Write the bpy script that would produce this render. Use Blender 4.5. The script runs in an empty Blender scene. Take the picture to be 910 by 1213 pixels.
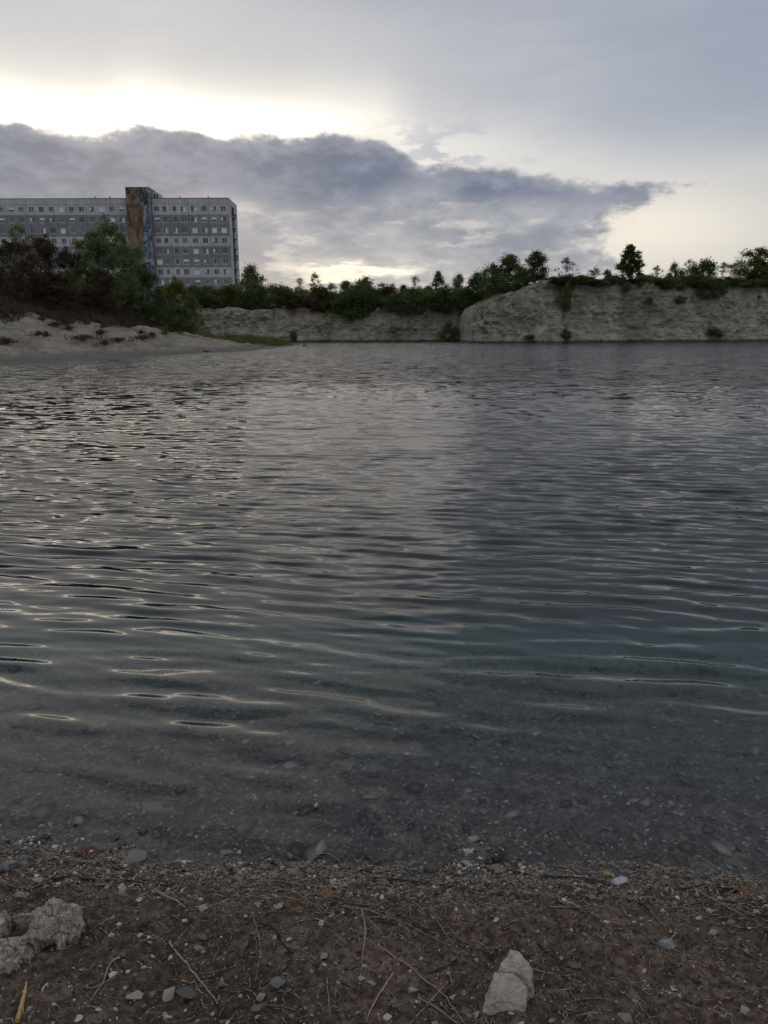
import bpy, bmesh, math, random
import numpy as np
from mathutils import Matrix, Vector, Quaternion

S = bpy.context.scene
C = S.collection
random.seed(7)
PI = math.pi
rad = math.radians

# ------------------------------------------------------------------ camera
F, W0, H0 = 912.0, 910.0, 1213.0          # focal length in photo pixels
EYE = 1.6
PITCH = 13.06
cam = bpy.data.cameras.new('camera')
co = bpy.data.objects.new('camera', cam)
C.objects.link(co)
cam.sensor_fit = 'VERTICAL'
cam.sensor_height = 24.0
cam.lens = F / H0 * 24.0
cam.clip_start = 0.05
cam.clip_end = 5000
RM = Matrix.Rotation(rad(90 - PITCH), 4, 'X') @ Matrix.Rotation(rad(-0.22), 4, 'Z')
co.matrix_world = Matrix.Translation((0, 0, EYE)) @ RM
S.camera = co
R3 = RM.to_3x3()

def ray(px, py):
    return R3 @ Vector(((px - W0 / 2) / F, -(py - H0 / 2) / F, -1.0))

def at_y(px, py, Y):
    d = ray(px, py)
    return Vector((0, 0, EYE)) + d * (Y / d.y)

def at_z(px, py, z=0.0):
    d = ray(px, py)
    return Vector((0, 0, EYE)) + d * ((z - EYE) / d.z)

def ang(px, py):
    d = ray(px, py).normalized()
    return math.degrees(math.atan2(d.x, d.y)), math.degrees(math.asin(d.z))

# ------------------------------------------------------------------ node helper
class NT:
    def __init__(s, tree):
        s.t = tree
        s.n = tree.nodes
        s.l = tree.links
    def put(s, sock, v):
        if v is None:
            return
        if isinstance(v, bpy.types.NodeSocket):
            s.l.new(v, sock)
        else:
            if hasattr(sock, 'default_value'):
                try:
                    sock.default_value = v
                except Exception:
                    sock.default_value = tuple(v) + (1,)
    def node(s, typ, **kw):
        n = s.n.new(typ)
        for k, v in kw.items():
            setattr(n, k, v)
        return n
    def m(s, op, a, b=None, c=None, clamp=False):
        n = s.node('ShaderNodeMath', operation=op, use_clamp=clamp)
        for i, v in enumerate((a, b, c)):
            s.put(n.inputs[i], v)
        return n.outputs[0]
    def add(s, a, b): return s.m('ADD', a, b)
    def sub(s, a, b): return s.m('SUBTRACT', a, b)
    def mul(s, a, b): return s.m('MULTIPLY', a, b)
    def ss(s, v, lo, hi, a=0.0, b=1.0):
        n = s.node('ShaderNodeMapRange', interpolation_type='SMOOTHSTEP')
        for k, x in zip(('Value', 'From Min', 'From Max', 'To Min', 'To Max'), (v, lo, hi, a, b)):
            s.put(n.inputs[k], x)
        return n.outputs[0]
    def lin(s, v, lo, hi, a=0.0, b=1.0):
        n = s.node('ShaderNodeMapRange')
        for k, x in zip(('Value', 'From Min', 'From Max', 'To Min', 'To Max'), (v, lo, hi, a, b)):
            s.put(n.inputs[k], x)
        return n.outputs[0]
    def mix(s, f, a, b, mode='MIX'):
        n = s.node('ShaderNodeMix', data_type='RGBA', blend_type=mode)
        s.put(n.inputs[0], f)
        s.put(n.inputs[6], a if isinstance(a, bpy.types.NodeSocket) else tuple(a) + (1,))
        s.put(n.inputs[7], b if isinstance(b, bpy.types.NodeSocket) else tuple(b) + (1,))
        return n.outputs[2]
    def comb(s, x, y, z):
        n = s.node('ShaderNodeCombineXYZ')
        for i, v in enumerate((x, y, z)):
            s.put(n.inputs[i], v)
        return n.outputs[0]
    def sep(s, v):
        n = s.node('ShaderNodeSeparateXYZ')
        s.put(n.inputs[0], v)
        return n.outputs
    def vm(s, op, a, b=None, scale=None):
        n = s.node('ShaderNodeVectorMath', operation=op)
        s.put(n.inputs[0], a)
        if b is not None: s.put(n.inputs[1], b)
        if scale is not None: s.put(n.inputs['Scale'], scale)
        return n.outputs[0]
    def noise(s, vec, scale, detail=4, rough=0.55, color=False, dist=0.0):
        n = s.node('ShaderNodeTexNoise')
        if vec is not None: s.put(n.inputs['Vector'], vec)
        s.put(n.inputs['Scale'], scale)
        s.put(n.inputs['Detail'], detail)
        s.put(n.inputs['Roughness'], rough)
        s.put(n.inputs['Distortion'], dist)
        return n.outputs[1 if color else 0]
    def voro(s, vec, scale, feature='F1', out=0):
        n = s.node('ShaderNodeTexVoronoi', feature=feature)
        if vec is not None: s.put(n.inputs['Vector'], vec)
        s.put(n.inputs['Scale'], scale)
        return n.outputs[out]
    def ramp(s, f, stops):
        n = s.node('ShaderNodeValToRGB')
        cr = n.color_ramp
        while len(cr.elements) < len(stops):
            cr.elements.new(0.5)
        for e, (p, c) in zip(cr.elements, stops):
            e.position = p
            e.color = tuple(c) + (1,) if len(c) == 3 else c
        s.put(n.inputs[0], f)
        return n.outputs[0]
    def curve(s, v, pts):                      # pts in 0..1
        n = s.node('ShaderNodeFloatCurve')
        cm = n.mapping
        cv = cm.curves[0]
        while len(cv.points) < len(pts):
            cv.points.new(0.5, 0.5)
        for p, (x, y) in zip(cv.points, sorted(pts)):
            p.location = (x, y)
            p.handle_type = 'AUTO_CLAMPED'
        cm.update()
        s.put(n.inputs['Value'], v)
        return n.outputs[0]

# ------------------------------------------------------------------ world: dusk sky under broken cloud
SUN_AZ, SUN_EL = ang(150, 125)
w = bpy.data.worlds.new('World')
S.world = w
w.use_nodes = True
t = NT(w.node_tree)
t.n.clear()
tc = t.node('ShaderNodeTexCoord')
X, Y, Z = t.sep(tc.outputs['Generated'])
A = t.mul(t.m('ARCTAN2', X, Y), 57.29578)
E = t.mul(t.m('ARCSINE', Z), 57.29578)
vec = t.comb(t.mul(A, 0.1), t.mul(E, 0.24), 0.0)
n1 = t.sub(t.noise(vec, 1.15, 5, 0.62), 0.5)
n2 = t.sub(t.noise(t.comb(t.mul(A, 0.1), t.mul(E, 0.2), 3.7), 3.6, 6, 0.62), 0.5)
nbig = t.sub(t.noise(t.comb(t.mul(A, 0.05), t.mul(E, 0.12), 9.1), 1.2, 4, 0.55), 0.5)
wisp = t.sub(t.noise(t.comb(t.mul(A, 0.06), t.mul(E, 0.30), 5.3), 2.2, 6, 0.6, dist=0.6), 0.5)
An = t.lin(A, -40, 40)
def acurve(pix, scale=20.0):
    pts = []
    for px, py in pix:
        a, e = ang(px, py)
        pts.append(((a + 40) / 80, max(0, e / scale)))
    pts = [(0.0, pts[0][1])] + pts + [(1.0, pts[-1][1])]
    return t.mul(t.curve(An, pts), scale)
TOP = acurve([(0, 140), (60, 150), (110, 155), (165, 146), (200, 150), (260, 158), (335, 161), (385, 160), (440, 160),
              (475, 176), (510, 196), (600, 200), (700, 212), (800, 219)])
BOT = acurve([(0, 262), (120, 262), (270, 238), (330, 250), (420, 245), (500, 226), (560, 246), (640, 248), (720, 246),
              (800, 232)])
Ew = t.add(E, t.add(t.mul(n1, 0.7), t.mul(n2, 2.0)))
# thin high overcast
base = t.mix(t.ss(t.add(A, t.add(t.mul(nbig, 22), t.mul(E, 0.35))), -8, 38), (0.575, 0.580, 0.60), (0.340, 0.385, 0.475))
base = t.mix(t.ss(E, 14, 1.0), base, (0.70, 0.655, 0.60))
base = t.mix(t.ss(E, 18, 33), base, (0.55, 0.59, 0.665))
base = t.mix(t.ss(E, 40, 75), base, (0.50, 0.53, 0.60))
base = t.mix(t.mul(t.ss(t.m('ABSOLUTE', t.sub(A, SUN_AZ)), 45, 130), 0.9), base, (0.62, 0.64, 0.69))  # unseen sky away from the sun, brightened to light cliffs and building
base = t.mix(t.ss(wisp, -0.28, 0.30, 0.0, 0.34), base, (0.78, 0.785, 0.80), 'MULTIPLY')
# soft dark patch at the top middle
a0, e0 = ang(520, -8)
pt = t.m('EXPONENT', t.mul(t.add(t.m('POWER', t.mul(t.sub(A, a0), 1 / 8.5), 2.0),
                                 t.m('POWER', t.mul(t.sub(t.add(E, t.mul(n2, 1.4)), e0), 1 / 1.25), 2.0)), -1.0))
base = t.mix(t.mul(pt, 0.5), base, (0.36, 0.37, 0.45))
# glow behind the cloud's upper edge
H = t.curve(An, [(0, .45), ((-27 + 40) / 80, 1.0), ((-8 + 40) / 80, 0.84), ((1 + 40) / 80, 0.50), ((12 + 40) / 80, 0.22),
                 ((22 + 40) / 80, 0.13), (1, 0.03)])
dE = t.sub(t.add(E, t.mul(nbig, 1.2)), TOP)
g1 = t.m('EXPONENT', t.mul(t.m('POWER', t.mul(t.m('ABSOLUTE', t.sub(dE, 0.6)), 1 / 2.15), 2.0), -1.0))
base = t.mix(t.mul(t.mul(g1, H), 1.0), base, (1.30, 1.22, 1.04))
core = t.m('POWER', t.mul(g1, H), 6.0)
base = t.mix(1.0, base, t.vm('SCALE', (3.2, 2.8, 2.15), scale=core), 'ADD')
g2 = t.m('EXPONENT', t.mul(t.m('POWER', t.mul(t.m('ABSOLUTE', dE), 1 / 4.8), 2.0), -1.0))
base = t.mix(t.mul(t.mul(g2, H), 0.42), base, (0.88, 0.84, 0.78))
a1, e1 = ang(760, 270)
g3 = t.m('EXPONENT', t.mul(t.add(t.m('POWER', t.mul(t.sub(A, a1), 1 / 8.5), 2.0),
                                 t.m('POWER', t.mul(t.sub(E, e1), 1 / 2.6), 2.0)), -1.0))
base = t.mix(t.mul(g3, 0.62), base, (1.10, 1.0, 0.82))
# torn fragments over the right shoulder of the bank
a4, e4 = ang(530, 178)
fr4 = t.m('EXPONENT', t.mul(t.add(t.m('POWER', t.mul(t.sub(A, a4), 1 / 5.5), 2.0), t.m('POWER', t.mul(t.sub(E, e4), 1 / 1.7), 2.0)), -1.0))
tn = t.noise(t.comb(t.mul(A, 0.12), t.mul(E, 0.30), 2.2), 3.0, 6, 0.62)
base = t.mix(t.mul(fr4, t.ss(tn, 0.48, 0.60, 0.0, 0.8)), base, (0.47, 0.48, 0.55))
# lower lighter grey cloud
inT = t.ss(t.sub(TOP, Ew), -0.12, 0.55)
edge = t.curve(t.lin(E, 0, 14), [(0, 0.95), (0.2, 0.90), (0.36, 0.87), (0.52, 0.87), (0.60, 0.92), (0.67, 0.955), (0.76, 0.96), (1, 0.96)])
edgeA = t.lin(edge, 0, 1, -26, 22)
inR = t.ss(t.sub(edgeA, t.add(A, t.mul(t.add(n1, n2), 8))), -0.6, 1.8)
low = t.mul(inT, inR)
shade = t.ss(t.add(t.mul(n1, 1.3), t.mul(n2, 0.9)), -0.30, 0.30)
lowc = t.mix(shade, (0.245, 0.265, 0.33), (0.45, 0.455, 0.485))
gold = t.ss(E, 7.5, 2.0)
lowc = t.mix(t.mul(gold, 0.35), lowc, (0.60, 0.56, 0.53))
out = t.mix(low, base, lowc)
# openings low over the horizon
brk = t.sub(t.noise(t.comb(t.mul(A, 0.09), t.mul(E, 0.30), 7.7), 2.6, 6, 0.6), 0.5)
out = t.mix(t.mul(t.mul(low, t.ss(brk, 0.02, 0.16)), t.ss(E, 11.5, 7.0, 0.08, 0.55)), out, (0.74, 0.68, 0.63))
op = t.sub(t.noise(t.comb(t.mul(A, 0.075), t.mul(E, 0.52), 1.9), 1.5, 6, 0.6), 0.5)
win = t.mul(t.ss(t.m('ABSOLUTE', t.sub(E, 3.1)), 2.6, 0.6), t.mul(t.ss(A, -9, -3), t.ss(A, 22, 10)))
hole = t.mul(win, t.ss(op, 0.015, 0.11))
out = t.mix(t.mul(hole, 0.92), out, (1.15, 1.04, 0.84))
# slit just over the middle cliff
a2, e2 = ang(425, 318)
sl = t.m('EXPONENT', t.mul(t.add(t.m('POWER', t.mul(t.sub(A, a2), 1 / 4.6), 2.0),
                                 t.m('POWER', t.mul(t.sub(t.add(E, t.mul(n2, 2.2)), e2), 1 / 0.32), 2.0)), -1.0))
out = t.mix(t.m('MINIMUM', t.mul(t.mul(sl, t.ss(op, -0.12, 0.06)), 1.3), 0.95), out, (1.15, 1.04, 0.86))
# dark slate bank
inB = t.ss(t.sub(t.add(Ew, t.mul(nbig, 2.0)), BOT), -0.7, 1.1)
dk = t.mul(t.mul(inT, inB), t.mul(inR, t.ss(t.m('ABSOLUTE', t.sub(A, SUN_AZ)), 95, 55)))
dkc = t.mix(t.ss(t.add(n1, t.mul(n2, 1.1)), -0.20, 0.20), (0.118, 0.150, 0.232), (0.215, 0.245, 0.335))
rim = t.mul(t.ss(t.sub(TOP, Ew), 1.6, 0.0), 0.30)
dkc = t.mix(rim, dkc, (0.52, 0.50, 0.52))
out = t.mix(t.mul(dk, 0.93), out, dkc)
# below the horizon: dull
out = t.mix(t.ss(E, 0.0, -3.0), out, (0.06, 0.06, 0.06))
sky = t.node('ShaderNodeTexSky', sky_type='NISHITA', sun_disc=False)
sky.sun_elevation = rad(SUN_EL)
sky.sun_rotation = rad(SUN_AZ)
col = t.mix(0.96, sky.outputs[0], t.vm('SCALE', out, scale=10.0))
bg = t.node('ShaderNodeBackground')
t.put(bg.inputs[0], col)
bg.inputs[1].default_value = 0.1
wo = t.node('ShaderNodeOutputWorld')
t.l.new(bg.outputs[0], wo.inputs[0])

sl_ = bpy.data.lights.new('sun', 'SUN')
sl_.energy = 0.12
sl_.angle = rad(45)
sl_.color = (1.0, 0.86, 0.70)
so = bpy.data.objects.new('sun', sl_)
C.objects.link(so)
d = Vector((math.sin(rad(SUN_AZ)) * math.cos(rad(SUN_EL)), math.cos(rad(SUN_AZ)) * math.cos(rad(SUN_EL)), math.sin(rad(SUN_EL))))
so.rotation_euler = d.to_track_quat('Z', 'Y').to_euler()
so.location = d * 50

S.view_settings.view_transform = 'Standard'
S.view_settings.look = 'None'
S.view_settings.exposure = 0.0
S.view_settings.gamma = 1.0
S.view_settings.use_curve_mapping = False
S.render.engine = 'CYCLES'
S.cycles.transparent_max_bounces = 16
S.cycles.max_bounces = 6
S.cycles.diffuse_bounces = 2
S.cycles.glossy_bounces = 3
S.cycles.volume_bounces = 0

# ------------------------------------------------------------------ numpy noise
def _h(ix, iy, iz, seed):
    h = (ix.astype(np.int64) * 374761393 + iy.astype(np.int64) * 668265263 + iz.astype(np.int64) * 2147483647 + seed * 974634777) & 0xFFFFFFFF
    h = ((h ^ (h >> 13)) * 1274126177) & 0xFFFFFFFF
    h = (h ^ (h >> 16)) & 0xFFFFFFFF
    return h / 4294967295.0 * 2 - 1

def vn(x, y, z=0.0, seed=0):
    x = np.asarray(x, float); y = np.asarray(y, float); z = np.asarray(z, float) + 0 * x
    ix, iy, iz = np.floor(x), np.floor(y), np.floor(z)
    fx, fy, fz = x - ix, y - iy, z - iz
    ux, uy, uz = [f * f * f * (f * (f * 6 - 15) + 10) for f in (fx, fy, fz)]
    r = 0
    for a in (0, 1):
        wx = ux if a else 1 - ux
        for b in (0, 1):
            wy = uy if b else 1 - uy
            for c in (0, 1):
                wz = uz if c else 1 - uz
                r = r + wx * wy * wz * _h(ix + a, iy + b, iz + c, seed)
    return r

def fbm(x, y, z=0.0, oct=4, seed=0, gain=0.5):
    r, a, f = 0, 1.0, 1.0
    x = np.asarray(x, float); y = np.asarray(y, float); z = np.asarray(z, float)
    for i in range(oct):
        r = r + a * vn(x * f + i * 17.3, y * f - i * 9.1, z * f, seed + i)
        a *= gain; f *= 2.03
    return r

def sstep(a, b, x):
    u = np.clip((x - a) / (b - a), 0, 1)
    return u * u * (3 - 2 * u)

# ------------------------------------------------------------------ mesh helpers
def me_np(name, V, faces_list, smooth=False):
    """V (n,3); faces_list: list of int arrays (k,3)/(k,4)"""
    me = bpy.data.meshes.new(name)
    V = np.ascontiguousarray(V, dtype=np.float32)
    me.vertices.add(len(V))
    me.vertices.foreach_set('co', V.ravel())
    loops = np.concatenate([f.ravel() for f in faces_list]).astype(np.int32)
    tot = np.concatenate([np.full(len(f), f.shape[1], np.int32) for f in faces_list])
    start = np.concatenate([[0], np.cumsum(tot)[:-1]]).astype(np.int32)
    me.loops.add(len(loops))
    me.loops.foreach_set('vertex_index', loops)
    me.polygons.add(len(tot))
    me.polygons.foreach_set('loop_start', start)
    me.polygons.foreach_set('loop_total', tot)
    me.update(calc_edges=True)
    if smooth:
        me.polygons.foreach_set('use_smooth', np.ones(len(tot), bool))
    return me

def grid_me(name, P, smooth=True):
    """P (r,c,3)"""
    r, c = P.shape[:2]
    idx = np.arange(r * c).reshape(r, c)
    q = np.stack([idx[:-1, :-1], idx[:-1, 1:], idx[1:, 1:], idx[1:, :-1]], -1).reshape(-1, 4)
    return me_np(name, P.reshape(-1, 3), [q], smooth)

def link(name, me, mat=None, parent=None, loc=None):
    o = bpy.data.objects.new(name, me)
    C.objects.link(o)
    if mat is not None and len(me.materials) == 0:
        me.materials.append(mat)
    if parent is not None: o.parent = parent
    if loc is not None: o.location = loc
    return o

def tag(o, label=None, cat=None, group=None, kind=None):
    if label: o['label'] = label
    if cat: o['category'] = cat
    if group: o['group'] = group
    if kind: o['kind'] = kind
    return o

def empty(name, loc=(0, 0, 0)):
    o = bpy.data.objects.new(name, None)
    o.empty_display_size = 0.2
    C.objects.link(o)
    o.location = loc
    return o

class MB:
    def __init__(s): s.v = []; s.f = []
    def box(s, x0, x1, y0, y1, z0, z1):
        b = len(s.v)
        s.v += [(x0, y0, z0), (x1, y0, z0), (x1, y1, z0), (x0, y1, z0), (x0, y0, z1), (x1, y0, z1), (x1, y1, z1), (x0, y1, z1)]
        s.f += [tuple(b + i for i in q) for q in ((0, 3, 2, 1), (4, 5, 6, 7), (0, 1, 5, 4), (1, 2, 6, 5), (2, 3, 7, 6), (3, 0, 4, 7))]
        return s
    def tube(s, pts, rs, n=6, cap=True):
        pts = [Vector(p) for p in pts]
        b0 = len(s.v)
        up = Vector((0.13, 0.21, 0.97))
        for i, p in enumerate(pts):
            tdir = (pts[min(i + 1, len(pts) - 1)] - pts[max(i - 1, 0)])
            tdir = tdir.normalized() if tdir.length > 1e-9 else Vector((0, 0, 1))
            a = tdir.cross(up)
            a = a.normalized() if a.length > 1e-3 else Vector((1, 0, 0))
            b = tdir.cross(a)
            for k in range(n):
                th = 2 * PI * k / n
                s.v.append(tuple(p + (a * math.cos(th) + b * math.sin(th)) * rs[i]))
        for i in range(len(pts) - 1):
            for k in range(n):
                s.f.append((b0 + i * n + k, b0 + i * n + (k + 1) % n, b0 + (i + 1) * n + (k + 1) % n, b0 + (i + 1) * n + k))
        if cap:
            s.f.append(tuple(b0 + k for k in range(n)))
            s.f.append(tuple(b0 + (len(pts) - 1) * n + n - 1 - k for k in range(n)))
        return s
    def me(s, name, smooth=False):
        me = bpy.data.meshes.new(name)
        me.from_pydata(s.v, [], s.f)
        me.update()
        if smooth:
            me.polygons.foreach_set('use_smooth', [True] * len(me.polygons))
        return me

# ------------------------------------------------------------------ materials
def mat(name):
    m = bpy.data.materials.new(name)
    m.use_nodes = True
    n = NT(m.node_tree)
    n.n.clear()
    o = n.node('ShaderNodeOutputMaterial')
    return m, n, o

def principled(n, o, col, rough=0.8, bump=None, bstr=0.4, bdist=0.02, spec=0.35):
    p = n.node('ShaderNodeBsdfPrincipled')
    n.put(p.inputs['Base Color'], col if isinstance(col, bpy.types.NodeSocket) else tuple(col) + (1,))
    n.put(p.inputs['Roughness'], rough)
    p.inputs['Specular IOR Level'].default_value = spec
    if bump is not None:
        b = n.node('ShaderNodeBump')
        b.inputs['Strength'].default_value = bstr
        b.inputs['Distance'].default_value = bdist
        n.put(b.inputs['Height'], bump)
        n.l.new(b.outputs[0], p.inputs['Normal'])
    n.l.new(p.outputs[0], o.inputs[0])
    return p

def objco(n): return n.node('ShaderNodeTexCoord').outputs['Object']
def pos(n): return n.node('ShaderNodeNewGeometry').outputs['Position']
def orand(n): return n.node('ShaderNodeObjectInfo').outputs['Random']

# soil and lake bed
def soil_mat():
    m, n, o = mat('soil')
    p = pos(n)
    a = n.noise(p, 3.0, 5, 0.6)
    b = n.noise(p, 38.0, 6, 0.68)
    c = n.noise(p, 170.0, 4, 0.7)
    v = n.voro(p, 75.0)
    col = n.ramp(n.add(n.mul(a, 0.35), n.mul(b, 0.65)), [(0.38, (0.018, 0.012, 0.0085)), (0.5, (0.076, 0.051, 0.036)), (0.61, (0.155, 0.114, 0.086))])
    grit = n.ss(c, 0.60, 0.72)
    col = n.mix(n.mul(grit, 0.65), col, (0.17, 0.14, 0.125))
    # greyer silt and gravel under water, greener with distance from the bank
    xyz = n.sep(p)
    sil = n.ramp(n.add(n.mul(b, 0.6), n.mul(n.noise(p, 9.0, 4, 0.6), 0.4)), [(0.40, (0.022, 0.020, 0.018)), (0.52, (0.075, 0.069, 0.062)), (0.63, (0.19, 0.175, 0.155))])
    col = n.mix(n.ss(n.add(xyz[2], n.mul(n.sub(a, 0.5), 0.03)), 0.012, -0.02), col, sil)
    col = n.mix(n.mul(n.ss(n.add(xyz[2], n.mul(n.sub(n.noise(p, 1.6, 5, 0.65), 0.5), 0.9)), -0.15, -1.2), 0.8), col, (0.25, 0.255, 0.22))
    rough = n.ss(n.add(xyz[2], n.mul(n.sub(b, 0.5), 0.03)), 0.0, 0.03, 0.35, 0.85)
    h = n.add(n.add(n.mul(b, 0.6), n.mul(c, 0.35)), n.mul(v, -0.35))
    principled(n, o, col, rough, h, 0.9, 0.010, 0.3)
    return m

def stone_mat(name, c1, c2, c3, sc=40.0, rough=0.75):
    m, n, o = mat(name)
    p = objco(n)
    r = orand(n)
    off = n.vm('ADD', p, n.comb(n.mul(r, 31.0), n.mul(r, 17.0), 0.0))
    a = n.noise(off, sc, 6, 0.65)
    g = n.noise(off, sc * 5, 4, 0.7)
    col = n.ramp(n.add(n.mul(a, 0.7), n.mul(g, 0.3)), [(0.34, c1), (0.5, c2), (0.66, c3)])
    br = n.lin(r, 0, 1, 0.6, 1.15)
    col = n.vm('SCALE', col, scale=br)
    principled(n, o, col, rough, n.add(n.mul(a, 0.7), n.mul(g, 0.4)), 0.7, 0.004)
    return m

def chalk_mat():
    m, n, o = mat('chalk_boulder')
    p = objco(n)
    q = n.vm('MULTIPLY', p, (1.0, 1.0, 0.35))
    v = n.voro(q, 62.0, 'DISTANCE_TO_EDGE')
    v2 = n.voro(n.vm('ADD', q, n.vm('SCALE', n.noise(p, 30, 3, 0.6, True), scale=0.02)), 26.0, 'DISTANCE_TO_EDGE')
    a = n.noise(p, 22.0, 6, 0.65)
    g = n.noise(p, 150.0, 5, 0.7)
    crack = n.m('MINIMUM', n.ss(v, 0.0, 0.09, 0.35, 1), n.ss(v2, 0.0, 0.06, 0.2, 1))
    col = n.ramp(n.add(n.mul(a, 0.6), n.mul(g, 0.4)), [(0.36, (0.15, 0.125, 0.095)), (0.5, (0.33, 0.295, 0.245)), (0.64, (0.50, 0.46, 0.40))])
    # soil splashed on the foot
    z = n.sep(pos(n))[2]
    col = n.mix(n.mul(n.ss(n.add(z, n.mul(n.sub(a, 0.5), 0.06)), 0.085, 0.03), 0.75), col, (0.075, 0.048, 0.036))
    principled(n, o, col, 0.95, n.add(n.mul(crack, 0.5), n.add(n.mul(a, 0.4), n.mul(g, 0.35))), 1.0, 0.008, 0.15)
    return m

def twig_mat(name, c1, c2):
    m, n, o = mat(name)
    r = orand(n)
    p = pos(n)
    a = n.noise(p, 120.0, 4, 0.6)
    col = n.mix(n.ss(a, 0.35, 0.65), c1, c2)
    col = n.vm('SCALE', col, scale=n.lin(r, 0, 1, 0.55, 1.35))
    principled(n, o, col, 0.8, a, 0.5, 0.003)
    return m

def leaf_mat(name, cols, trans=0.25, scale=0.9):
    m, n, o = mat(name)
    p = pos(n)
    a = n.noise(p, scale, 3, 0.6)
    b = n.noise(p, scale * 9, 2, 0.6)
    col = n.ramp(n.add(n.mul(a, 0.6), n.mul(b, 0.4)), [(0.36, cols[0]), (0.5, cols[1]), (0.63, cols[2])])
    col = n.vm('SCALE', col, scale=n.lin(orand(n), 0, 1, 0.75, 1.25))
    df = n.node('ShaderNodeBsdfDiffuse')
    n.put(df.inputs[0], col)
    tr = n.node('ShaderNodeBsdfTranslucent')
    n.put(tr.inputs[0], col)
    mx = n.node('ShaderNodeMixShader')
    mx.inputs[0].default_value = trans
    n.l.new(df.outputs[0], mx.inputs[1]); n.l.new(tr.outputs[0], mx.inputs[2])
    n.l.new(mx.outputs[0], o.inputs[0])
    return m

def flat(name, c, rough=0.7, var=0.12, sc=6.0):
    m, n, o = mat(name)
    a = n.noise(objco(n), sc, 5, 0.65)
    col = n.mix(n.ss(a, 0.3, 0.7), tuple(x * (1 - var) for x in c), tuple(min(1, x * (1 + var)) for x in c))
    principled(n, o, col, rough, a, 0.15, 0.01)
    return m

def cliff_mat():
    m, n, o = mat('quarry_limestone')
    p = pos(n)
    x, y, z = n.sep(p)
    big = n.noise(p, 0.11, 4, 0.6)
    st = n.noise(n.comb(n.mul(x, 0.05), n.mul(y, 0.05), n.add(z, n.mul(big, 1.2))), 2.6, 5, 0.7)
    a = n.noise(n.vm('MULTIPLY', p, (0.6, 0.6, 1.0)), 0.9, 7, 0.7)
    dr = n.noise(n.comb(x, n.mul(y, 0.2), n.mul(z, 0.4)), 0.6, 5, 0.65)
    f = n.add(n.add(n.mul(st, 0.32), n.mul(a, 0.43)), n.mul(dr, 0.25))
    col = n.ramp(f, [(0.36, (0.085, 0.076, 0.060)), (0.46, (0.195, 0.177, 0.143)), (0.54, (0.285, 0.262, 0.214)), (0.64, (0.40, 0.37, 0.31))])
    spots = n.mul(n.ss(n.noise(n.vm('MULTIPLY', p, (1, 1, 1.2)), 1.5, 6, 0.8), 0.55, 0.64), 0.6)
    veg = n.mul(n.ss(n.noise(n.vm('MULTIPLY', p, (1, 0.4, 0.8)), 0.12, 4, 0.6), 0.50, 0.62), 0.45)
    col = n.mix(veg, col, (0.085, 0.088, 0.055))
    col = n.mix(spots, col, (0.045, 0.05, 0.028))
    nz = n.sep(n.node('ShaderNodeNewGeometry').outputs['Normal'])[2]
    col = n.mix(n.mul(n.ss(nz, 0.75, 0.97), n.ss(z, 4.5, 6.5)), col, (0.055, 0.052, 0.03))
    # damp dark foot just over the water
    col = n.mix(n.ss(n.add(z, n.mul(a, 0.5)), 0.75, 0.3), col, (0.06, 0.055, 0.045))
    principled(n, o, col, 0.95, n.add(n.mul(a, 0.7), n.mul(st, 0.4)), 1.0, 0.7, 0.1)
    return m

def bank_mat():
    m, n, o = mat('sand_bank')
    p = pos(n)
    x, y, z = n.sep(p)
    a = n.noise(p, 0.45, 6, 0.65)
    b = n.noise(p, 4.5, 5, 0.7)
    sand = n.ramp(n.add(n.mul(a, 0.55), n.mul(b, 0.45)), [(0.38, (0.10, 0.088, 0.068)), (0.5, (0.20, 0.18, 0.148)), (0.62, (0.28, 0.255, 0.215))])
    sand = n.mix(n.ss(n.add(z, n.mul(n.sub(a, 0.5), 0.5)), 0.55, 0.12), sand, (0.125, 0.115, 0.10))
    sand = n.mix(n.mul(n.ss(n.noise(n.vm('MULTIPLY', p, (1, 0.6, 1)), 0.8, 5, 0.7), 0.57, 0.66), 0.6), sand, (0.07, 0.062, 0.04))
    duff = n.ramp(b, [(0.35, (0.028, 0.023, 0.014)), (0.65, (0.075, 0.06, 0.036))])
    k = n.node('ShaderNodeAttribute'); k.attribute_name = 'duff'
    col = n.mix(n.ss(n.add(k.outputs['Fac'], n.mul(n.sub(b, 0.5), 0.8)), 0.35, 0.6), sand, duff)
    principled(n, o, col, 0.95, n.add(a, b), 0.8, 0.12, 0.1)
    return m

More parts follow.
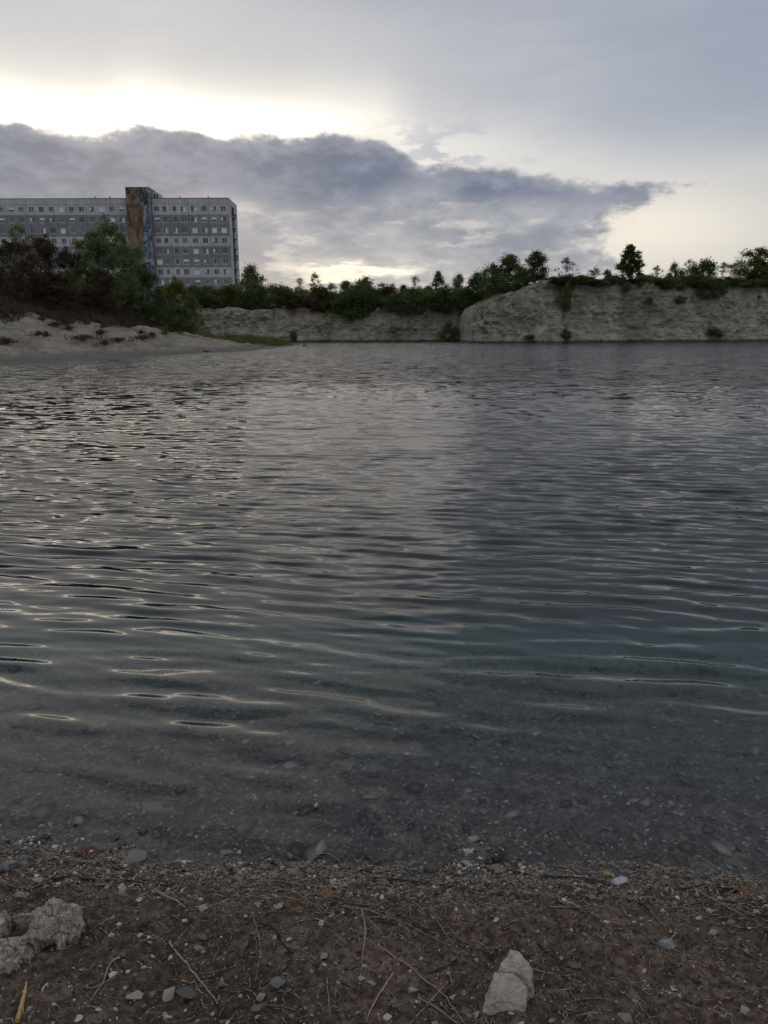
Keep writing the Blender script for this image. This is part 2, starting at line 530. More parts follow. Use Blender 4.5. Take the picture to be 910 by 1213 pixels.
def water_mat():
    m, n, o = mat('water')
    p = pos(n)
    x, y, z = n.sep(p)
    g = n.node('ShaderNodeNewGeometry')
    dist = n.m('SQRT', n.add(n.m('POWER', x, 2.0), n.m('POWER', n.add(y, 0.0), 2.0)))
    # crests lie across the wind: stretch along x, slightly turned
    th = rad(11)
    u = n.add(n.mul(x, math.cos(th)), n.mul(y, -math.sin(th)))
    v = n.add(n.mul(x, math.sin(th)), n.mul(y, math.cos(th)))
    gust = n.noise(n.comb(n.mul(x, 0.035), n.mul(y, 0.02), 0.0), 1.0, 3, 0.6)
    na = n.noise(n.comb(n.mul(u, 1.7), n.mul(v, 6.0), 0.0), 1.0, 2, 0.55, True)
    nb = n.noise(n.comb(n.mul(u, 4.0), n.mul(v, 11.0), 4.0), 1.0, 3, 0.6, True)
    far = n.ss(dist, 11.0, 30.0)
    sa = n.mul(far, n.lin(gust, 0.3, 0.7, 1.3, 2.2))
    sb = n.mul(n.lin(dist, 2.6, 22.0, 0.012, 0.42), n.lin(gust, 0.3, 0.7, 0.7, 1.3))
    nc = n.noise(n.comb(n.mul(u, 0.10), n.mul(v, 0.45), 8.0), 1.0, 3, 0.6)
    sc = n.sub(n.mul(n.sub(nc, 0.5), n.ss(dist, 12, 60, 0.0, 0.16)), n.ss(dist, 10, 70, 0.0, 0.07))
    va = n.vm('MULTIPLY', n.vm('SUBTRACT', na, (0.5, 0.5, 0.5)), (0.35, 1.0, 0.0))
    vb = n.vm('MULTIPLY', n.vm('SUBTRACT', nb, (0.5, 0.5, 0.5)), (0.5, 1.0, 0.0))
    N = n.vm('ADD', g.outputs['Normal'], n.vm('ADD', n.vm('ADD', n.vm('SCALE', va, scale=sa), n.vm('SCALE', vb, scale=sb)), n.comb(0.0, sc, 0.0)))
    N = n.vm('NORMALIZE', N)
    fr = n.node('ShaderNodeFresnel')
    fr.inputs['IOR'].default_value = 1.333
    n.put(fr.inputs['Normal'], N)
    gl = n.node('ShaderNodeBsdfGlossy')
    gl.inputs['Roughness'].default_value = 0.03
    n.put(gl.inputs['Normal'], N)
    tr = n.node('ShaderNodeBsdfTransparent')
    mx = n.node('ShaderNodeMixShader')
    n.put(mx.inputs[0], fr.outputs[0])
    n.l.new(tr.outputs[0], mx.inputs[1]); n.l.new(gl.outputs[0], mx.inputs[2])
    n.l.new(mx.outputs[0], o.inputs['Surface'])
    va_ = n.node('ShaderNodeVolumeAbsorption')
    va_.inputs['Color'].default_value = (0.42, 0.74, 0.78, 1)
    va_.inputs['Density'].default_value = 0.72
    n.l.new(va_.outputs[0], o.inputs['Volume'])
    return m

M = {}
M['soil'] = soil_mat()
M['water'] = water_mat()
M['cliff'] = cliff_mat()
M['bank'] = bank_mat()
M['chalk'] = chalk_mat()
M['pale'] = stone_mat('pale_limestone', (0.14, 0.13, 0.115), (0.26, 0.245, 0.225), (0.40, 0.385, 0.36))
M['white'] = stone_mat('white_limestone', (0.26, 0.25, 0.235), (0.40, 0.39, 0.37), (0.52, 0.51, 0.49))
M['grey'] = stone_mat('grey_stone', (0.055, 0.054, 0.052), (0.12, 0.118, 0.115), (0.21, 0.205, 0.20))
M['brown'] = stone_mat('brown_stone', (0.04, 0.03, 0.024), (0.095, 0.072, 0.058), (0.17, 0.14, 0.12))
M['wet'] = stone_mat('wet_silted_stone', (0.05, 0.048, 0.04), (0.12, 0.115, 0.095), (0.20, 0.19, 0.16), rough=0.3)
M['rock'] = stone_mat('big_rock', (0.20, 0.175, 0.135), (0.38, 0.345, 0.29), (0.52, 0.485, 0.43), sc=22.0, rough=0.9)
M['twig'] = twig_mat('twig_bark', (0.06, 0.042, 0.031), (0.19, 0.14, 0.105))
M['darktwig'] = twig_mat('wet_twig', (0.012, 0.009, 0.008), (0.035, 0.026, 0.02))
M['reed'] = twig_mat('dry_reed', (0.16, 0.125, 0.08), (0.27, 0.22, 0.15))
M['straw'] = twig_mat('yellow_straw', (0.33, 0.22, 0.07), (0.50, 0.36, 0.14))

# ------------------------------------------------------------------ near shore + lake bed
SH_PX = [(-60, 1000), (0, 1004), (60, 1008), (120, 1018), (200, 1024), (270, 1030), (330, 1024), (400, 1032), (470, 1030), (560, 1036),
         (650, 1032), (720, 1028), (800, 1033), (860, 1040), (910, 1050), (970, 1060)]
SHP = [at_z(px, py) for px, py in SH_PX]
SX = np.array([p.x for p in SHP]); SY = np.array([p.y for p in SHP])

def ground_h(x, y, fine=True):
    x = np.asarray(x, float); y = np.asarray(y, float)
    ys = np.interp(x, SX, SY)
    dd = ys - y
    land = 0.17 * dd - 0.09 * dd * dd * (dd < 0.9) - (dd >= 0.9) * 0.073 + 0.0
    land = np.where(dd > 0.9, 0.080 + (dd - 0.9) * 0.06, 0.17 * dd - 0.09 * dd * dd)
    q = -dd
    bed = -(0.13 * q + 0.035 * q * q)
    bed = np.where(q > 4, -(1.08 + (q - 4) * 0.30), bed)
    bed = np.maximum(bed, -3.2)
    z = np.where(dd > 0, land, bed)
    near = sstep(6, 3, np.abs(x)) * sstep(7, 4, y)
    z = z + near * (0.014 * fbm(x * 3.4, y * 3.4, 0, 3, 11))
    if fine:
        rim = np.exp(-((dd - 0.03) / 0.07) ** 2)
        z = z + near * (0.0080 * fbm(x * 17, y * 17, 0, 4, 5) + 0.0032 * fbm(x * 70, y * 70, 0, 2, 9)
                        + rim * 0.006 * fbm(x * 28, y * 28, 0, 3, 21))
    return z

def spaced(segs):
    out = []
    for a, b, st in segs:
        k = max(1, int(round((b - a) / st)))
        out += list(np.linspace(a, b, k, endpoint=False))
    out.append(segs[-1][1])
    return np.array(out)
gx = spaced([(-400, -60, 40), (-60, -10, 5), (-10, -3, 0.5), (-3, -1.45, 0.06), (-1.45, 1.45, 0.0065), (1.45, 3, 0.06), (3, 10, 0.5), (10, 60, 5), (60, 400, 40)])
gy = spaced([(-60, -6, 6), (-6, 0, 0.4), (0, 1.35, 0.06), (1.35, 2.45, 0.006), (2.45, 4.2, 0.016), (4.2, 8, 0.1), (8, 20, 0.8), (20, 260, 12)])
GX, GY = np.meshgrid(gx, gy)
GZ = ground_h(GX, GY)
tag(link('ground', grid_me('ground', np.stack([GX, GY, GZ], -1)), M['soil']), kind='structure')

def on_ground(px, py):
    z = 0.0
    for _ in range(6):
        p = at_z(px, py, z)
        z = float(ground_h(p.x, p.y, False))
    return at_z(px, py, z)

# ------------------------------------------------------------------ water
rng = np.random.default_rng(4)
O_Y = -1.2
rows = [2.9]
while rows[-1] < 320:
    r = rows[-1]
    dr = 0.011 if r < 5 else (0.011 + (r - 5) * 0.0019)
    if r > 26: dr = 0.051 + (r - 26) * 0.03
    rows.append(r + dr)
rows = np.array(rows)
core = np.linspace(-33, 33, 470)
tha = np.concatenate([[-86, -75, -62, -52, -44, -38, -35], core, [35, 38, 44, 52, 62, 75, 86]])
TH, RR = np.meshgrid(np.radians(tha), rows)
WX = RR * np.sin(TH); WY = RR * np.cos(TH) + O_Y
def wave_set(n_, lc, ls, spread, rms, mean=79):
    lam = lc * np.exp(rng.normal(0, ls, n_))
    th = np.radians(mean + rng.normal(0, spread, n_))
    sl = rng.uniform(0.6, 1.3, n_)
    sl *= rms / math.sqrt((sl ** 2).sum() / 2)
    return lam, th, sl
sets = [wave_set(64, 0.225, 0.20, 7.0, 0.088), wave_set(50, 0.13, 0.25, 18, 0.045), wave_set(14, 0.38, 0.2, 9, 0.030), wave_set(14, 0.22, 0.2, 22, 0.035, 62)]
step = np.interp(RR, rows[:-1], np.diff(rows))
step = np.maximum(step, RR * 0.0025)
shore = np.interp(WX, SX, SY)
off = WY - shore
WZ = np.zeros_like(WX)
wa = 0.30 * fbm(WX * 0.5, WY * 0.5, 0, 3, 31)
for si, (lam, th_, sl__) in enumerate(sets):
    Zs = np.zeros_like(WX)
    for i in range(len(lam)):
        k_ = 2 * PI / lam[i]
        cx_, cy_ = math.cos(th_[i]), math.sin(th_[i])
        phs = k_ * (cx_ * WX + cy_ * (WY + 0.12 * wa)) + rng.uniform(0, 2 * PI)
        fade = sstep(0.42, 0.18, step / lam[i])
        Zs += sl__[i] / k_ * fade * (np.sin(phs) + 0.22 * np.cos(2 * phs))
    if si == 1:
        Zs *= sstep(0.5, 4.5, off) * (1.0 + 0.5 * fbm(WX * 0.6, WY * 0.4, 4, 3, 53))
    WZ += Zs
envl = 0.14 + 0.42 * sstep(0.1, 1.0, off) + 0.40 * sstep(0.9, 5, off)
gustn = 1.0 + 0.35 * fbm(WX * 0.33, WY * 0.25, 2, 3, 51)
WZ = WZ * envl * gustn
tag(link('water', grid_me('water', np.stack([WX, WY, WZ], -1)), M['water']), kind='structure')

# ------------------------------------------------------------------ far cliffs and plateau
def cliff_sheet(name, xs, y0f, rimf, seed, back=330, zback=0.0):
    # rows: t = 0..1 is the face, beyond is the plateau
    face = np.concatenate([np.linspace(0, 0.28, 8, endpoint=False), np.linspace(0.28, 1, 84)])
    top = np.concatenate([np.linspace(0.4, 8, 16), np.geomspace(10, back, 12)])
    xs = np.asarray(xs)
    y0 = y0f(xs); rim = rimf(xs)
    P = []
    for f in face:
        z = -5.0 + (rim + 5.0) * f
        lean = 0.30 * np.maximum(z, 0) + 0.5 * np.minimum(z, 0) - 0.9 * np.exp(-np.maximum(z, 0) * 1.2)
        # benches
        ledge = 0.45 * (np.floor(z / 1.25 + 0.6 * vn(xs * 0.12, 0 * xs, 0, seed)) % 2)
        y = y0 + lean + ledge * 0.22
        gul = np.abs(vn(xs * 0.33 + 0.5 * vn(xs * 0.25, z * 0.35, 0, 5), z * 0.16, 0, seed + 31))
        y = y + 1.7 * fbm(xs * 0.085, z * 0.05, 0, 3, seed) + 0.55 * fbm(xs * 0.45, z * 0.35, 0, 4, seed + 3) + 0.25 * fbm(xs * 1.7, z * 1.9, 0, 2, seed + 7) + 0.65 * np.exp(-(gul / 0.13) ** 2) * (0.5 + 0.5 * vn(xs * 0.6, z * 0.5, 3, seed))
        P.append(np.stack([xs, y, z], -1))
    yl = P[-1][:, 1]
    for d_ in top:
        z = rim + 0.5 * fbm(xs * 0.15, 0 * xs + d_ * 0.15, 0, 3, seed + 9) * min(1, d_ / 4) + zback * min(1, d_ / 60)
        P.append(np.stack([xs, yl + d_, z], -1))
    return tag(link(name, grid_me(name, np.array(P)), M['cliff']), kind='structure')

def z_at(px, py, Y): return at_y(px, py, Y).z
def x_at(px, Y): return at_y(px, 400, Y).x
mid_pts = [(215, 358, 160), (250, 364, 162), (290, 366, 164), (340, 362, 166), (380, 366, 168), (430, 366, 168), (480, 363, 168), (530, 362, 168), (580, 352, 170), (640, 340, 176)]
mx_ = np.array([x_at(a, c) for a, b, c in mid_pts]); my_ = np.array([c for a, b, c in mid_pts]); mz_ = np.array([z_at(a, b, c) for a, b, c in mid_pts])
xs = spaced([(-300, -90, 10), (-90, -45, 1.5), (-45, 36, 0.28)])
cliff_sheet('quarry_cliff', xs, lambda x: np.interp(x, mx_, my_) - 2 + 0 * x,
            lambda x: np.interp(x, mx_, mz_) + 0.5 * fbm(x * 0.3, 0 * x, 0, 3, 91), 3)
hd_pts = [(556, 407, 143), (558, 388, 141), (562, 370, 140), (568, 360, 140), (584, 353, 140), (602, 345, 140), (622, 337, 140), (641, 331, 140), (660, 332, 141), (700, 333, 143), (750, 334, 145),
          (800, 338, 147), (850, 336, 150), (910, 336, 154), (980, 335, 160), (1100, 334, 170)]
hx_ = np.array([x_at(a, c) for a, b, c in hd_pts]); hy_ = np.array([c for a, b, c in hd_pts]); hz_ = np.array([z_at(a, b, c) for a, b, c in hd_pts])
xs = spaced([(float(hx_[0]) - 0.3, float(hx_[0]) + 3, 0.05), (float(hx_[0]) + 3, float(hx_[0]) + 14, 0.16), (float(hx_[0]) + 14, 90, 0.28), (90, 130, 1.5), (130, 400, 15)])
cliff_sheet('quarry_headland', xs, lambda x: np.interp(x, hx_, hy_) - 1.5,
            lambda x: np.interp(x, hx_, hz_) + (0.35 * fbm(x * 0.35, 0 * x, 0, 3, 95)) * sstep(float(hx_[0]), float(hx_[0]) + 12, x), 17)

# ------------------------------------------------------------------ sand bank on the left
bank_px = [(0, 432), (60, 430), (100, 427), (150, 424), (200, 421), (245, 419), (280, 417), (310, 414), (335, 411), (352, 409.5), (362, 408)]
bp = [at_z(a, b) for a, b in bank_px]
BY = np.array([-5, 2, 4, 8, 14, 24] + [p.y for p in bp] + [bp[-1].y + 5, bp[-1].y + 12, 165, 200])
BX = np.array([-3.2, -3.6, -7, -11, -14.5, -17.5] + [p.x for p in bp] + [bp[-1].x - 4, bp[-1].x - 14, -46, -60])
def bank_h(x, y):
    xs_ = np.interp(y, BY, BX)
    dd = xs_ - x + 1.1 * fbm(np.asarray(y) * 0.12, np.asarray(x) * 0.05, 0, 3, 71)
    s = 1 - 0.78 * sstep(78, 104, y) * sstep(19, 11, dd)
    s = s + 0.9 * sstep(118, 160, y) * sstep(25, 60, dd)
    pr = np.interp(dd, [-6, 0, 3, 6, 12, 16, 22, 30, 60], [-1.6, 0, 0.35, 1.15, 2.7, 4.1, 6.0, 7.2, 8.0])
    z = np.where(pr > 0, pr * s, pr)
    z = z + 0.26 * fbm(x * 0.5, y * 0.28, 0, 4, 61) * sstep(0.5, 4, dd) + 0.09 * fbm(x * 2.2, y * 1.6, 0, 3, 63) * sstep(0.3, 2, dd)
    gy_ = np.abs(vn(y * 0.42 + 0.35 * vn(x * 0.4, y * 0.3, 0, 83), x * 0.06, 0, 81))
    z = z - 0.30 * np.exp(-(gy_ / 0.16) ** 2) * sstep(2.5, 6, dd) * sstep(16, 11, dd) * np.clip(s, 0, 1)
    return z, dd, s
bxg = spaced([(-300, -80, 10), (-80, -45, 0.8), (-45, -9.5, 0.14)])
byg = spaced([(-5, 20, 1.5), (20, 120, 0.28), (120, 240, 3)])
BXG, BYG = np.meshgrid(bxg, byg)
BZ, BD, BS = bank_h(BXG, BYG)
BZ = np.where(BYG < 20, BZ * sstep(-5, 20, BYG) - 0.3 * sstep(20, -5, BYG), BZ)
bo = link('sand_bank', grid_me('sand_bank', np.stack([BXG, BYG, BZ], -1)), M['bank'])
tag(bo, kind='structure')
def duff_line(y): return 12.6 + 1.1 * np.sin(np.asarray(y) * 0.21) - 2.0 * sstep(55, 90, y)
duff = sstep(-1.0, 1.0, BD - duff_line(BYG) - 2.0 * sstep(88, 100, BYG))
at = bo.data.attributes.new('duff', 'FLOAT', 'POINT')
at.data.foreach_set('value', duff.ravel().astype(np.float32))
def bank_z(x, y): return float(bank_h(np.array([float(x)]), np.array([float(y)]))[0][0])

# ------------------------------------------------------------------ vegetation
BARK = flat('bark', (0.05, 0.042, 0.033), 0.9, 0.3, 8.0)
LM = {
    'dark': leaf_mat('dark_green_leaves', [(0.036, 0.052, 0.022), (0.072, 0.100, 0.040), (0.120, 0.152, 0.062)], 0.25),
    'mid': leaf_mat('mid_green_leaves', [(0.055, 0.080, 0.036), (0.110, 0.150, 0.062), (0.18, 0.225, 0.095)], 0.3),
    'olive': leaf_mat('olive_leaves', [(0.040, 0.044, 0.014), (0.085, 0.090, 0.026), (0.15, 0.14, 0.04)], 0.3),
    'red': leaf_mat('russet_leaves', [(0.034, 0.026, 0.020), (0.070, 0.050, 0.037), (0.115, 0.078, 0.052)], 0.2),
    'yellow': leaf_mat('yellow_leaves', [(0.12, 0.13, 0.015), (0.24, 0.23, 0.03), (0.36, 0.30, 0.05)], 0.35),
    'dry': leaf_mat('dry_grass', [(0.035, 0.029, 0.019), (0.072, 0.057, 0.037), (0.12, 0.095, 0.06)], 0.2, 2.0),
    'reedg': leaf_mat('reed_green', [(0.06, 0.062, 0.022), (0.11, 0.11, 0.04), (0.17, 0.15, 0.07)], 0.3, 2.0),
}

def leaves_me(name, cents, rads, n, leaf, rg, squash=0.8, droop=0.0):
    k = len(cents)
    wts = np.array([r ** 2 for r in rads]); wts = wts / wts.sum()
    ci = rg.choice(k, n, p=wts)
    v = rg.normal(size=(n, 3)); v /= np.linalg.norm(v, axis=1, keepdims=True)
    rr = np.abs(rg.normal(0.62, 0.36, n))
    P = np.array(cents)[ci] + v * (np.array(rads)[ci] * rr)[:, None] * np.array([1, 1, squash])
    a = rg.normal(size=(n, 3)); a /= np.linalg.norm(a, axis=1, keepdims=True)
    b = np.cross(a, rg.normal(size=(n, 3))); b /= np.linalg.norm(b, axis=1, keepdims=True)
    L = leaf * rg.uniform(0.6, 1.3, n)
    a *= L[:, None]; b *= (L * 0.45)[:, None]
    V = np.stack([P - a, P + b * 1.0, P + a, P - b], 1).reshape(-1, 3)
    q = np.arange(4 * n).reshape(n, 4)
    return me_np(name, V, [q])

def tree_parts(key, h, wdt, trunk_frac, ncl, nleaf, leaf, seed, shape='round', trunkr=0.12, clr=0.24):
    rg = np.random.default_rng(seed)
    cents, rads = [], []
    for i in range(ncl):
        f = rg.uniform(0, 1)
        if shape == 'cone':
            z = trunk_frac * h + (1 - trunk_frac) * h * f * 0.93
            rmax = wdt / 2 * (1 - f) ** 0.7 * 0.9 + 0.05 * wdt
        elif shape == 'layer':
            lay = int(f * 5) / 5 + 0.1
            z = trunk_frac * h + (1 - trunk_frac) * h * lay * 0.92 + rg.normal(0, 0.12)
            rmax = wdt / 2 * (0.95 - 0.55 * abs(lay - 0.35))
        else:
            z = trunk_frac * h + (1 - trunk_frac) * h * f * 0.9
            rmax = wdt / 2 * math.sqrt(max(0.06, 1 - (2 * f - 0.85) ** 2 * 0.8)) * 0.86
        th = rg.uniform(0, 2 * PI)
        rr = rmax * math.sqrt(rg.uniform(0, 1)) * rg.uniform(0.75, 1.15)
        cents.append((rr * math.cos(th), rr * math.sin(th), z))
        rads.append(wdt * clr * rg.uniform(0.45, 1.05))
    cents.append((rg.normal(0, wdt * 0.05), 0, h - wdt * clr * 0.4)); rads.append(wdt * clr * 0.45)
    crown = leaves_me(key + '_crown', cents, rads, nleaf, leaf, rg)
    b = MB()
    bend = [Vector((rg.normal(0, 0.03) * wdt, rg.normal(0, 0.03) * wdt, h * f)) for f in (0, 0.3, 0.6, 0.88)]
    bend[0] = Vector((0, 0, -0.4))
    b.tube(bend, [trunkr, trunkr * 0.75, trunkr * 0.45, trunkr * 0.15], 7)
    for c in cents:
        c = Vector(c)
        z0 = max(trunk_frac * h * 0.5, c.z - 0.35 * Vector((c.x, c.y)).length - 0.1 * h)
        s = Vector((bend[1].x * 0.5, bend[1].y * 0.5, z0))
        midp = s.lerp(c, 0.5) + Vector((0, 0, -0.04 * h))
        b.tube([s, midp, c], [trunkr * 0.36, trunkr * 0.22, trunkr * 0.07], 4, False)
    return crown, b.me(key + '_trunk')

PROTO = {}
def proto(key, **kw):
    PROTO[key] = [tree_parts(f'{key}_{i}', seed=kw['seed'] + i * 5, **{a: b for a, b in kw.items() if a not in ('seed', 'n')}) for i in range(kw.get('n', 2))]
# unit-size prototypes (height about 1 unit = scaled on placing)
proto('round', h=6, wdt=5.2, trunk_frac=0.10, ncl=60, nleaf=11000, leaf=0.12, seed=10, n=4, clr=0.19)
proto('airy', h=6, wdt=4.2, trunk_frac=0.04, ncl=60, nleaf=3800, leaf=0.085, seed=50, n=4, clr=0.15, trunkr=0.05)
proto('layer', h=6, wdt=5.6, trunk_frac=0.02, ncl=130, nleaf=15000, leaf=0.11, seed=88, shape='cone', n=1, clr=0.085)
proto('cone', h=6, wdt=4.6, trunk_frac=0.02, ncl=60, nleaf=7500, leaf=0.11, seed=90, shape='cone', n=2, clr=0.16)
proto('shrub', h=3, wdt=4.4, trunk_frac=0.02, ncl=44, nleaf=7000, leaf=0.11, seed=110, n=4, clr=0.20, trunkr=0.06)
proto('big', h=6, wdt=5.6, trunk_frac=0.06, ncl=70, nleaf=15000, leaf=0.085, seed=140, n=4, clr=0.12, trunkr=0.10)
proto('bigairy', h=6, wdt=5.0, trunk_frac=0.05, ncl=60, nleaf=8000, leaf=0.075, seed=170, n=2, clr=0.12, trunkr=0.08)
PH = {'round': 6, 'airy': 6, 'layer': 6, 'cone': 6, 'shrub': 3, 'big': 6, 'bigairy': 6}
PW = {'round': 5.2, 'airy': 4.2, 'layer': 5.6, 'cone': 4.6, 'shrub': 4.4, 'big': 5.6, 'bigairy': 5.0}
MESHC = {}
def plant(name, key, var, leafm, loc, h, wd, label, cat, group=None, rz=None):
    crown, trunk = PROTO[key][var % len(PROTO[key])]
    k = (crown.name, leafm)
    if k not in MESHC:
        c = crown.copy(); c.materials.clear(); c.materials.append(LM[leafm]); MESHC[k] = c
    if not trunk.materials: trunk.materials.append(BARK)
    e = empty(name, loc)
    e.rotation_euler = (0, 0, random.uniform(0, 6.28) if rz is None else rz)
    e.scale = (wd / PW[key], wd / PW[key], h / PH[key])
    tag(e, label, cat, group)
    link('crown', MESHC[k], None, e)
    link('trunk', trunk, None, e)
    return e

def mid_z(x): return float(np.interp(x, mx_, mz_))
def hd_z(x): return float(np.interp(x, hx_, hz_))

# trees along the cliff tops: px, top y, height px, width px, key, leaf, depth, label
G1 = 'trees along the rim of the middle cliff'
rim_trees = [
    (298, 313, 50, 38, 'round', 'dark', 185, 'dark rounded tree just right of the apartment building'),
    (330, 338, 22, 16, 'airy', 'dark', 180, 'low thin treetop right of the dark rounded tree'),
    (355, 327, 34, 12, 'airy', 'mid', 178, 'slender airy sapling, left one of two feathery tops on the middle cliff'),
    (373, 321, 42, 16, 'airy', 'mid', 179, 'taller airy birch, right one of two feathery tops on the middle cliff'),
    (392, 333, 30, 20, 'airy', 'mid', 181, 'short airy tree just right of the taller airy birch'),
    (410, 332, 30, 26, 'round', 'mid', 181, 'rounded green tree left of the broad olive tree'),
    (433, 327, 36, 36, 'round', 'olive', 182, 'broad olive green tree standing above the middle of the far cliff'),
    (452, 333, 30, 18, 'airy', 'mid', 180, 'small loose tree on the right shoulder of the broad olive tree'),
    (466, 334, 28, 14, 'airy', 'dark', 181, 'small pointed tree under the glow above the far cliff'),
    (478, 337, 26, 18, 'round', 'dark', 182, 'low round dark bushy tree left of the twiggy twin tops'),
    (492, 325, 38, 14, 'airy', 'mid', 180, 'twiggy light treetop left of the dark pointed tree'),
    (520, 320, 46, 32, 'cone', 'dark', 178, 'dark pointed tree above the dark hollow in the far cliff'),
    (508, 338, 30, 24, 'round', 'dark', 177, 'dark low tree leaning on the dark pointed tree'),
    (544, 324, 36, 20, 'round', 'mid', 178, 'green tree between the pointed tree and the headland grove'),
]
for i, (px, ty, hp, wp, key, lm, Yd, lab) in enumerate(rim_trees):
    top = at_y(px, ty, Yd)
    if key == 'airy': wp *= 1.6
    x = top.x
    g = mid_z(x) - 0.3
    h = top.z - g
    plant('tree', key, i, lm, (x, Yd, g), h, wp * Yd / F * 1.0, lab, 'tree', G1)
G2 = 'trees of the grove on the left shoulder of the headland'
grove = [(566, 322, 30, 'round', 'dark', 168, 'lowest dark tree of the headland grove, at its left foot'),
         (583, 311, 34, 'round', 'dark', 165, 'dark tree second from the left in the headland grove'),
         (603, 301, 42, 'round', 'dark', 164, 'tallest broad tree of the headland grove'),
         (592, 326, 40, 'shrub', 'dark', 156, 'dark bushy tree low on the sloping edge of the headland'),
         (635, 297, 36, 'round', 'dark', 156, 'dark upright tree at the right end of the headland grove'),
         (620, 318, 34, 'shrub', 'dark', 155, 'dense dark undergrowth tree between the two tallest grove trees'),
         (555, 338, 26, 'shrub', 'dark', 168, 'small dark bush beside the dark hollow left of the headland')]
for i, (px, ty, wp, key, lm, Yd, lab) in enumerate(grove):
    top = at_y(px, ty, Yd)
    gpx = {566: 372, 583: 362, 603: 352, 592: 358, 635: 338, 620: 342, 555: 372}[px]
    g = z_at(px, gpx, Yd)
    plant('tree', key, i + 1, lm, (top.x, Yd, g - 0.3), top.z - g + 0.3, wp * Yd / F, lab, 'tree', G2)
G3 = 'trees and bushes on top of the headland'
head = [(672, 303, 22, 'airy', 'red', 150, 'bare reddish shrubby tree with thin open twigs on the headland', 'tree'),
        (706, 314, 16, 'airy', 'red', 150, 'small reddish bush left of the tall layered tree', 'bush'),
        (720, 318, 14, 'shrub', 'dark', 150, 'small dark bush at the left foot of the tall layered tree', 'bush'),
        (748, 289, 52, 'layer', 'dark', 152, 'tall dark layered tree standing alone on the headland', 'tree'),
        (779, 313, 16, 'airy', 'red', 152, 'thin twiggy bush right of the tall layered tree', 'bush'),
        (800, 312, 22, 'shrub', 'dark', 153, 'low bush halfway between the layered tree and the big dark bush', 'bush'),
        (818, 306, 20, 'airy', 'mid', 153, 'narrow upright bush left of the big dark overhanging bush', 'bush'),
        (834, 308, 40, 'shrub', 'dark', 151, 'big dark bush overhanging the headland cliff on the right', 'bush'),
        (858, 309, 20, 'airy', 'red', 154, 'sparse twiggy bush right of the big dark overhanging bush', 'bush'),
        (876, 304, 26, 'airy', 'mid', 155, 'loose green bush left of the olive tree at the right edge', 'bush'),
        (900, 292, 52, 'round', 'olive', 158, 'large olive green tree cut by the right edge of the picture', 'tree'),
        (925, 300, 50, 'round', 'olive', 160, 'olive tree at the very right edge behind the large one', 'tree'),
        (690, 326, 26, 'shrub', 'dark', 148, 'low dark scrub between the bare reddish tree and the layered tree', 'bush')]
for i, (px, ty, wp, key, lm, Yd, lab, cat) in enumerate(head):
    top = at_y(px, ty, Yd)
    if key == 'airy': wp *= 1.35
    g = hd_z(top.x)
    plant('tree' if cat == 'tree' else 'bush', key, i, lm, (top.x, Yd, g - 0.3), top.z - g + 0.3, wp * Yd / F, lab, cat, G3)

# hedge of bushes on the rims: each its own
G4 = 'low bushes lining the cliff rims'
hedge = []
px = 232
k = 0
while px < 560:
    hedge.append((px, 345 + random.uniform(-7, 5), 34 + random.uniform(0, 14), random.uniform(167, 175), 'mid')); px += random.uniform(6.5, 10)
px = 655
while px < 930:
    hedge.append((px, 328.5 + random.uniform(-3, 2.5), 22 + random.uniform(0, 12), random.uniform(144, 151), 'head')); px += random.uniform(8, 12)
for i, (px, ty, wp, Yd, wh) in enumerate(hedge):
    top = at_y(px, ty, Yd)
    if wh == 'mid':
        g = mid_z(top.x) - random.uniform(0.6, 1.8)
        pl = 'middle cliff rim'
    else:
        Yd = float(np.interp(top.x, hx_, hy_)) + random.uniform(1.5, 4)
        top = at_y(px, ty, Yd)
        g = hd_z(top.x) - random.uniform(0.2, 0.8)
        pl = 'headland rim'
    lm = random.choice(['dark', 'dark', 'mid', 'olive', 'dark', 'mid', 'red'])
    hedge[i] = (px, ty, wp, Yd, wh, top, g, pl, lm)
ORD = ['leftmost', 'second', 'third', 'fourth', 'fifth', 'sixth', 'seventh', 'eighth', 'ninth', 'tenth', 'eleventh', 'twelfth', 'thirteenth', 'fourteenth',
       'fifteenth', 'sixteenth', 'seventeenth', 'eighteenth', 'nineteenth', 'twentieth', 'twenty-first', 'twenty-second', 'twenty-third',
       'twenty-fourth', 'twenty-fifth', 'twenty-sixth', 'twenty-seventh', 'twenty-eighth', 'twenty-ninth', 'thirtieth']
def ordw(i):
    return ORD[i] + (' from the left' if i else '')
CN = {'dark': 'dark green', 'mid': 'green', 'red': 'russet', 'olive': 'olive'}
cnt = {}
for i, (px, ty, wp, Yd, wh, top, g, pl, lm) in enumerate(hedge):
    c = cnt.get((pl, lm), 0); cnt[(pl, lm)] = c + 1
    plant('bush', 'shrub', i, lm, (top.x, Yd, g), max(1.2, top.z - g), wp * Yd / F,
          f'low {CN[lm]} bush on the {pl}, {ordw(c)} of its colour'.replace(' from the left', ''), 'bush', G4)

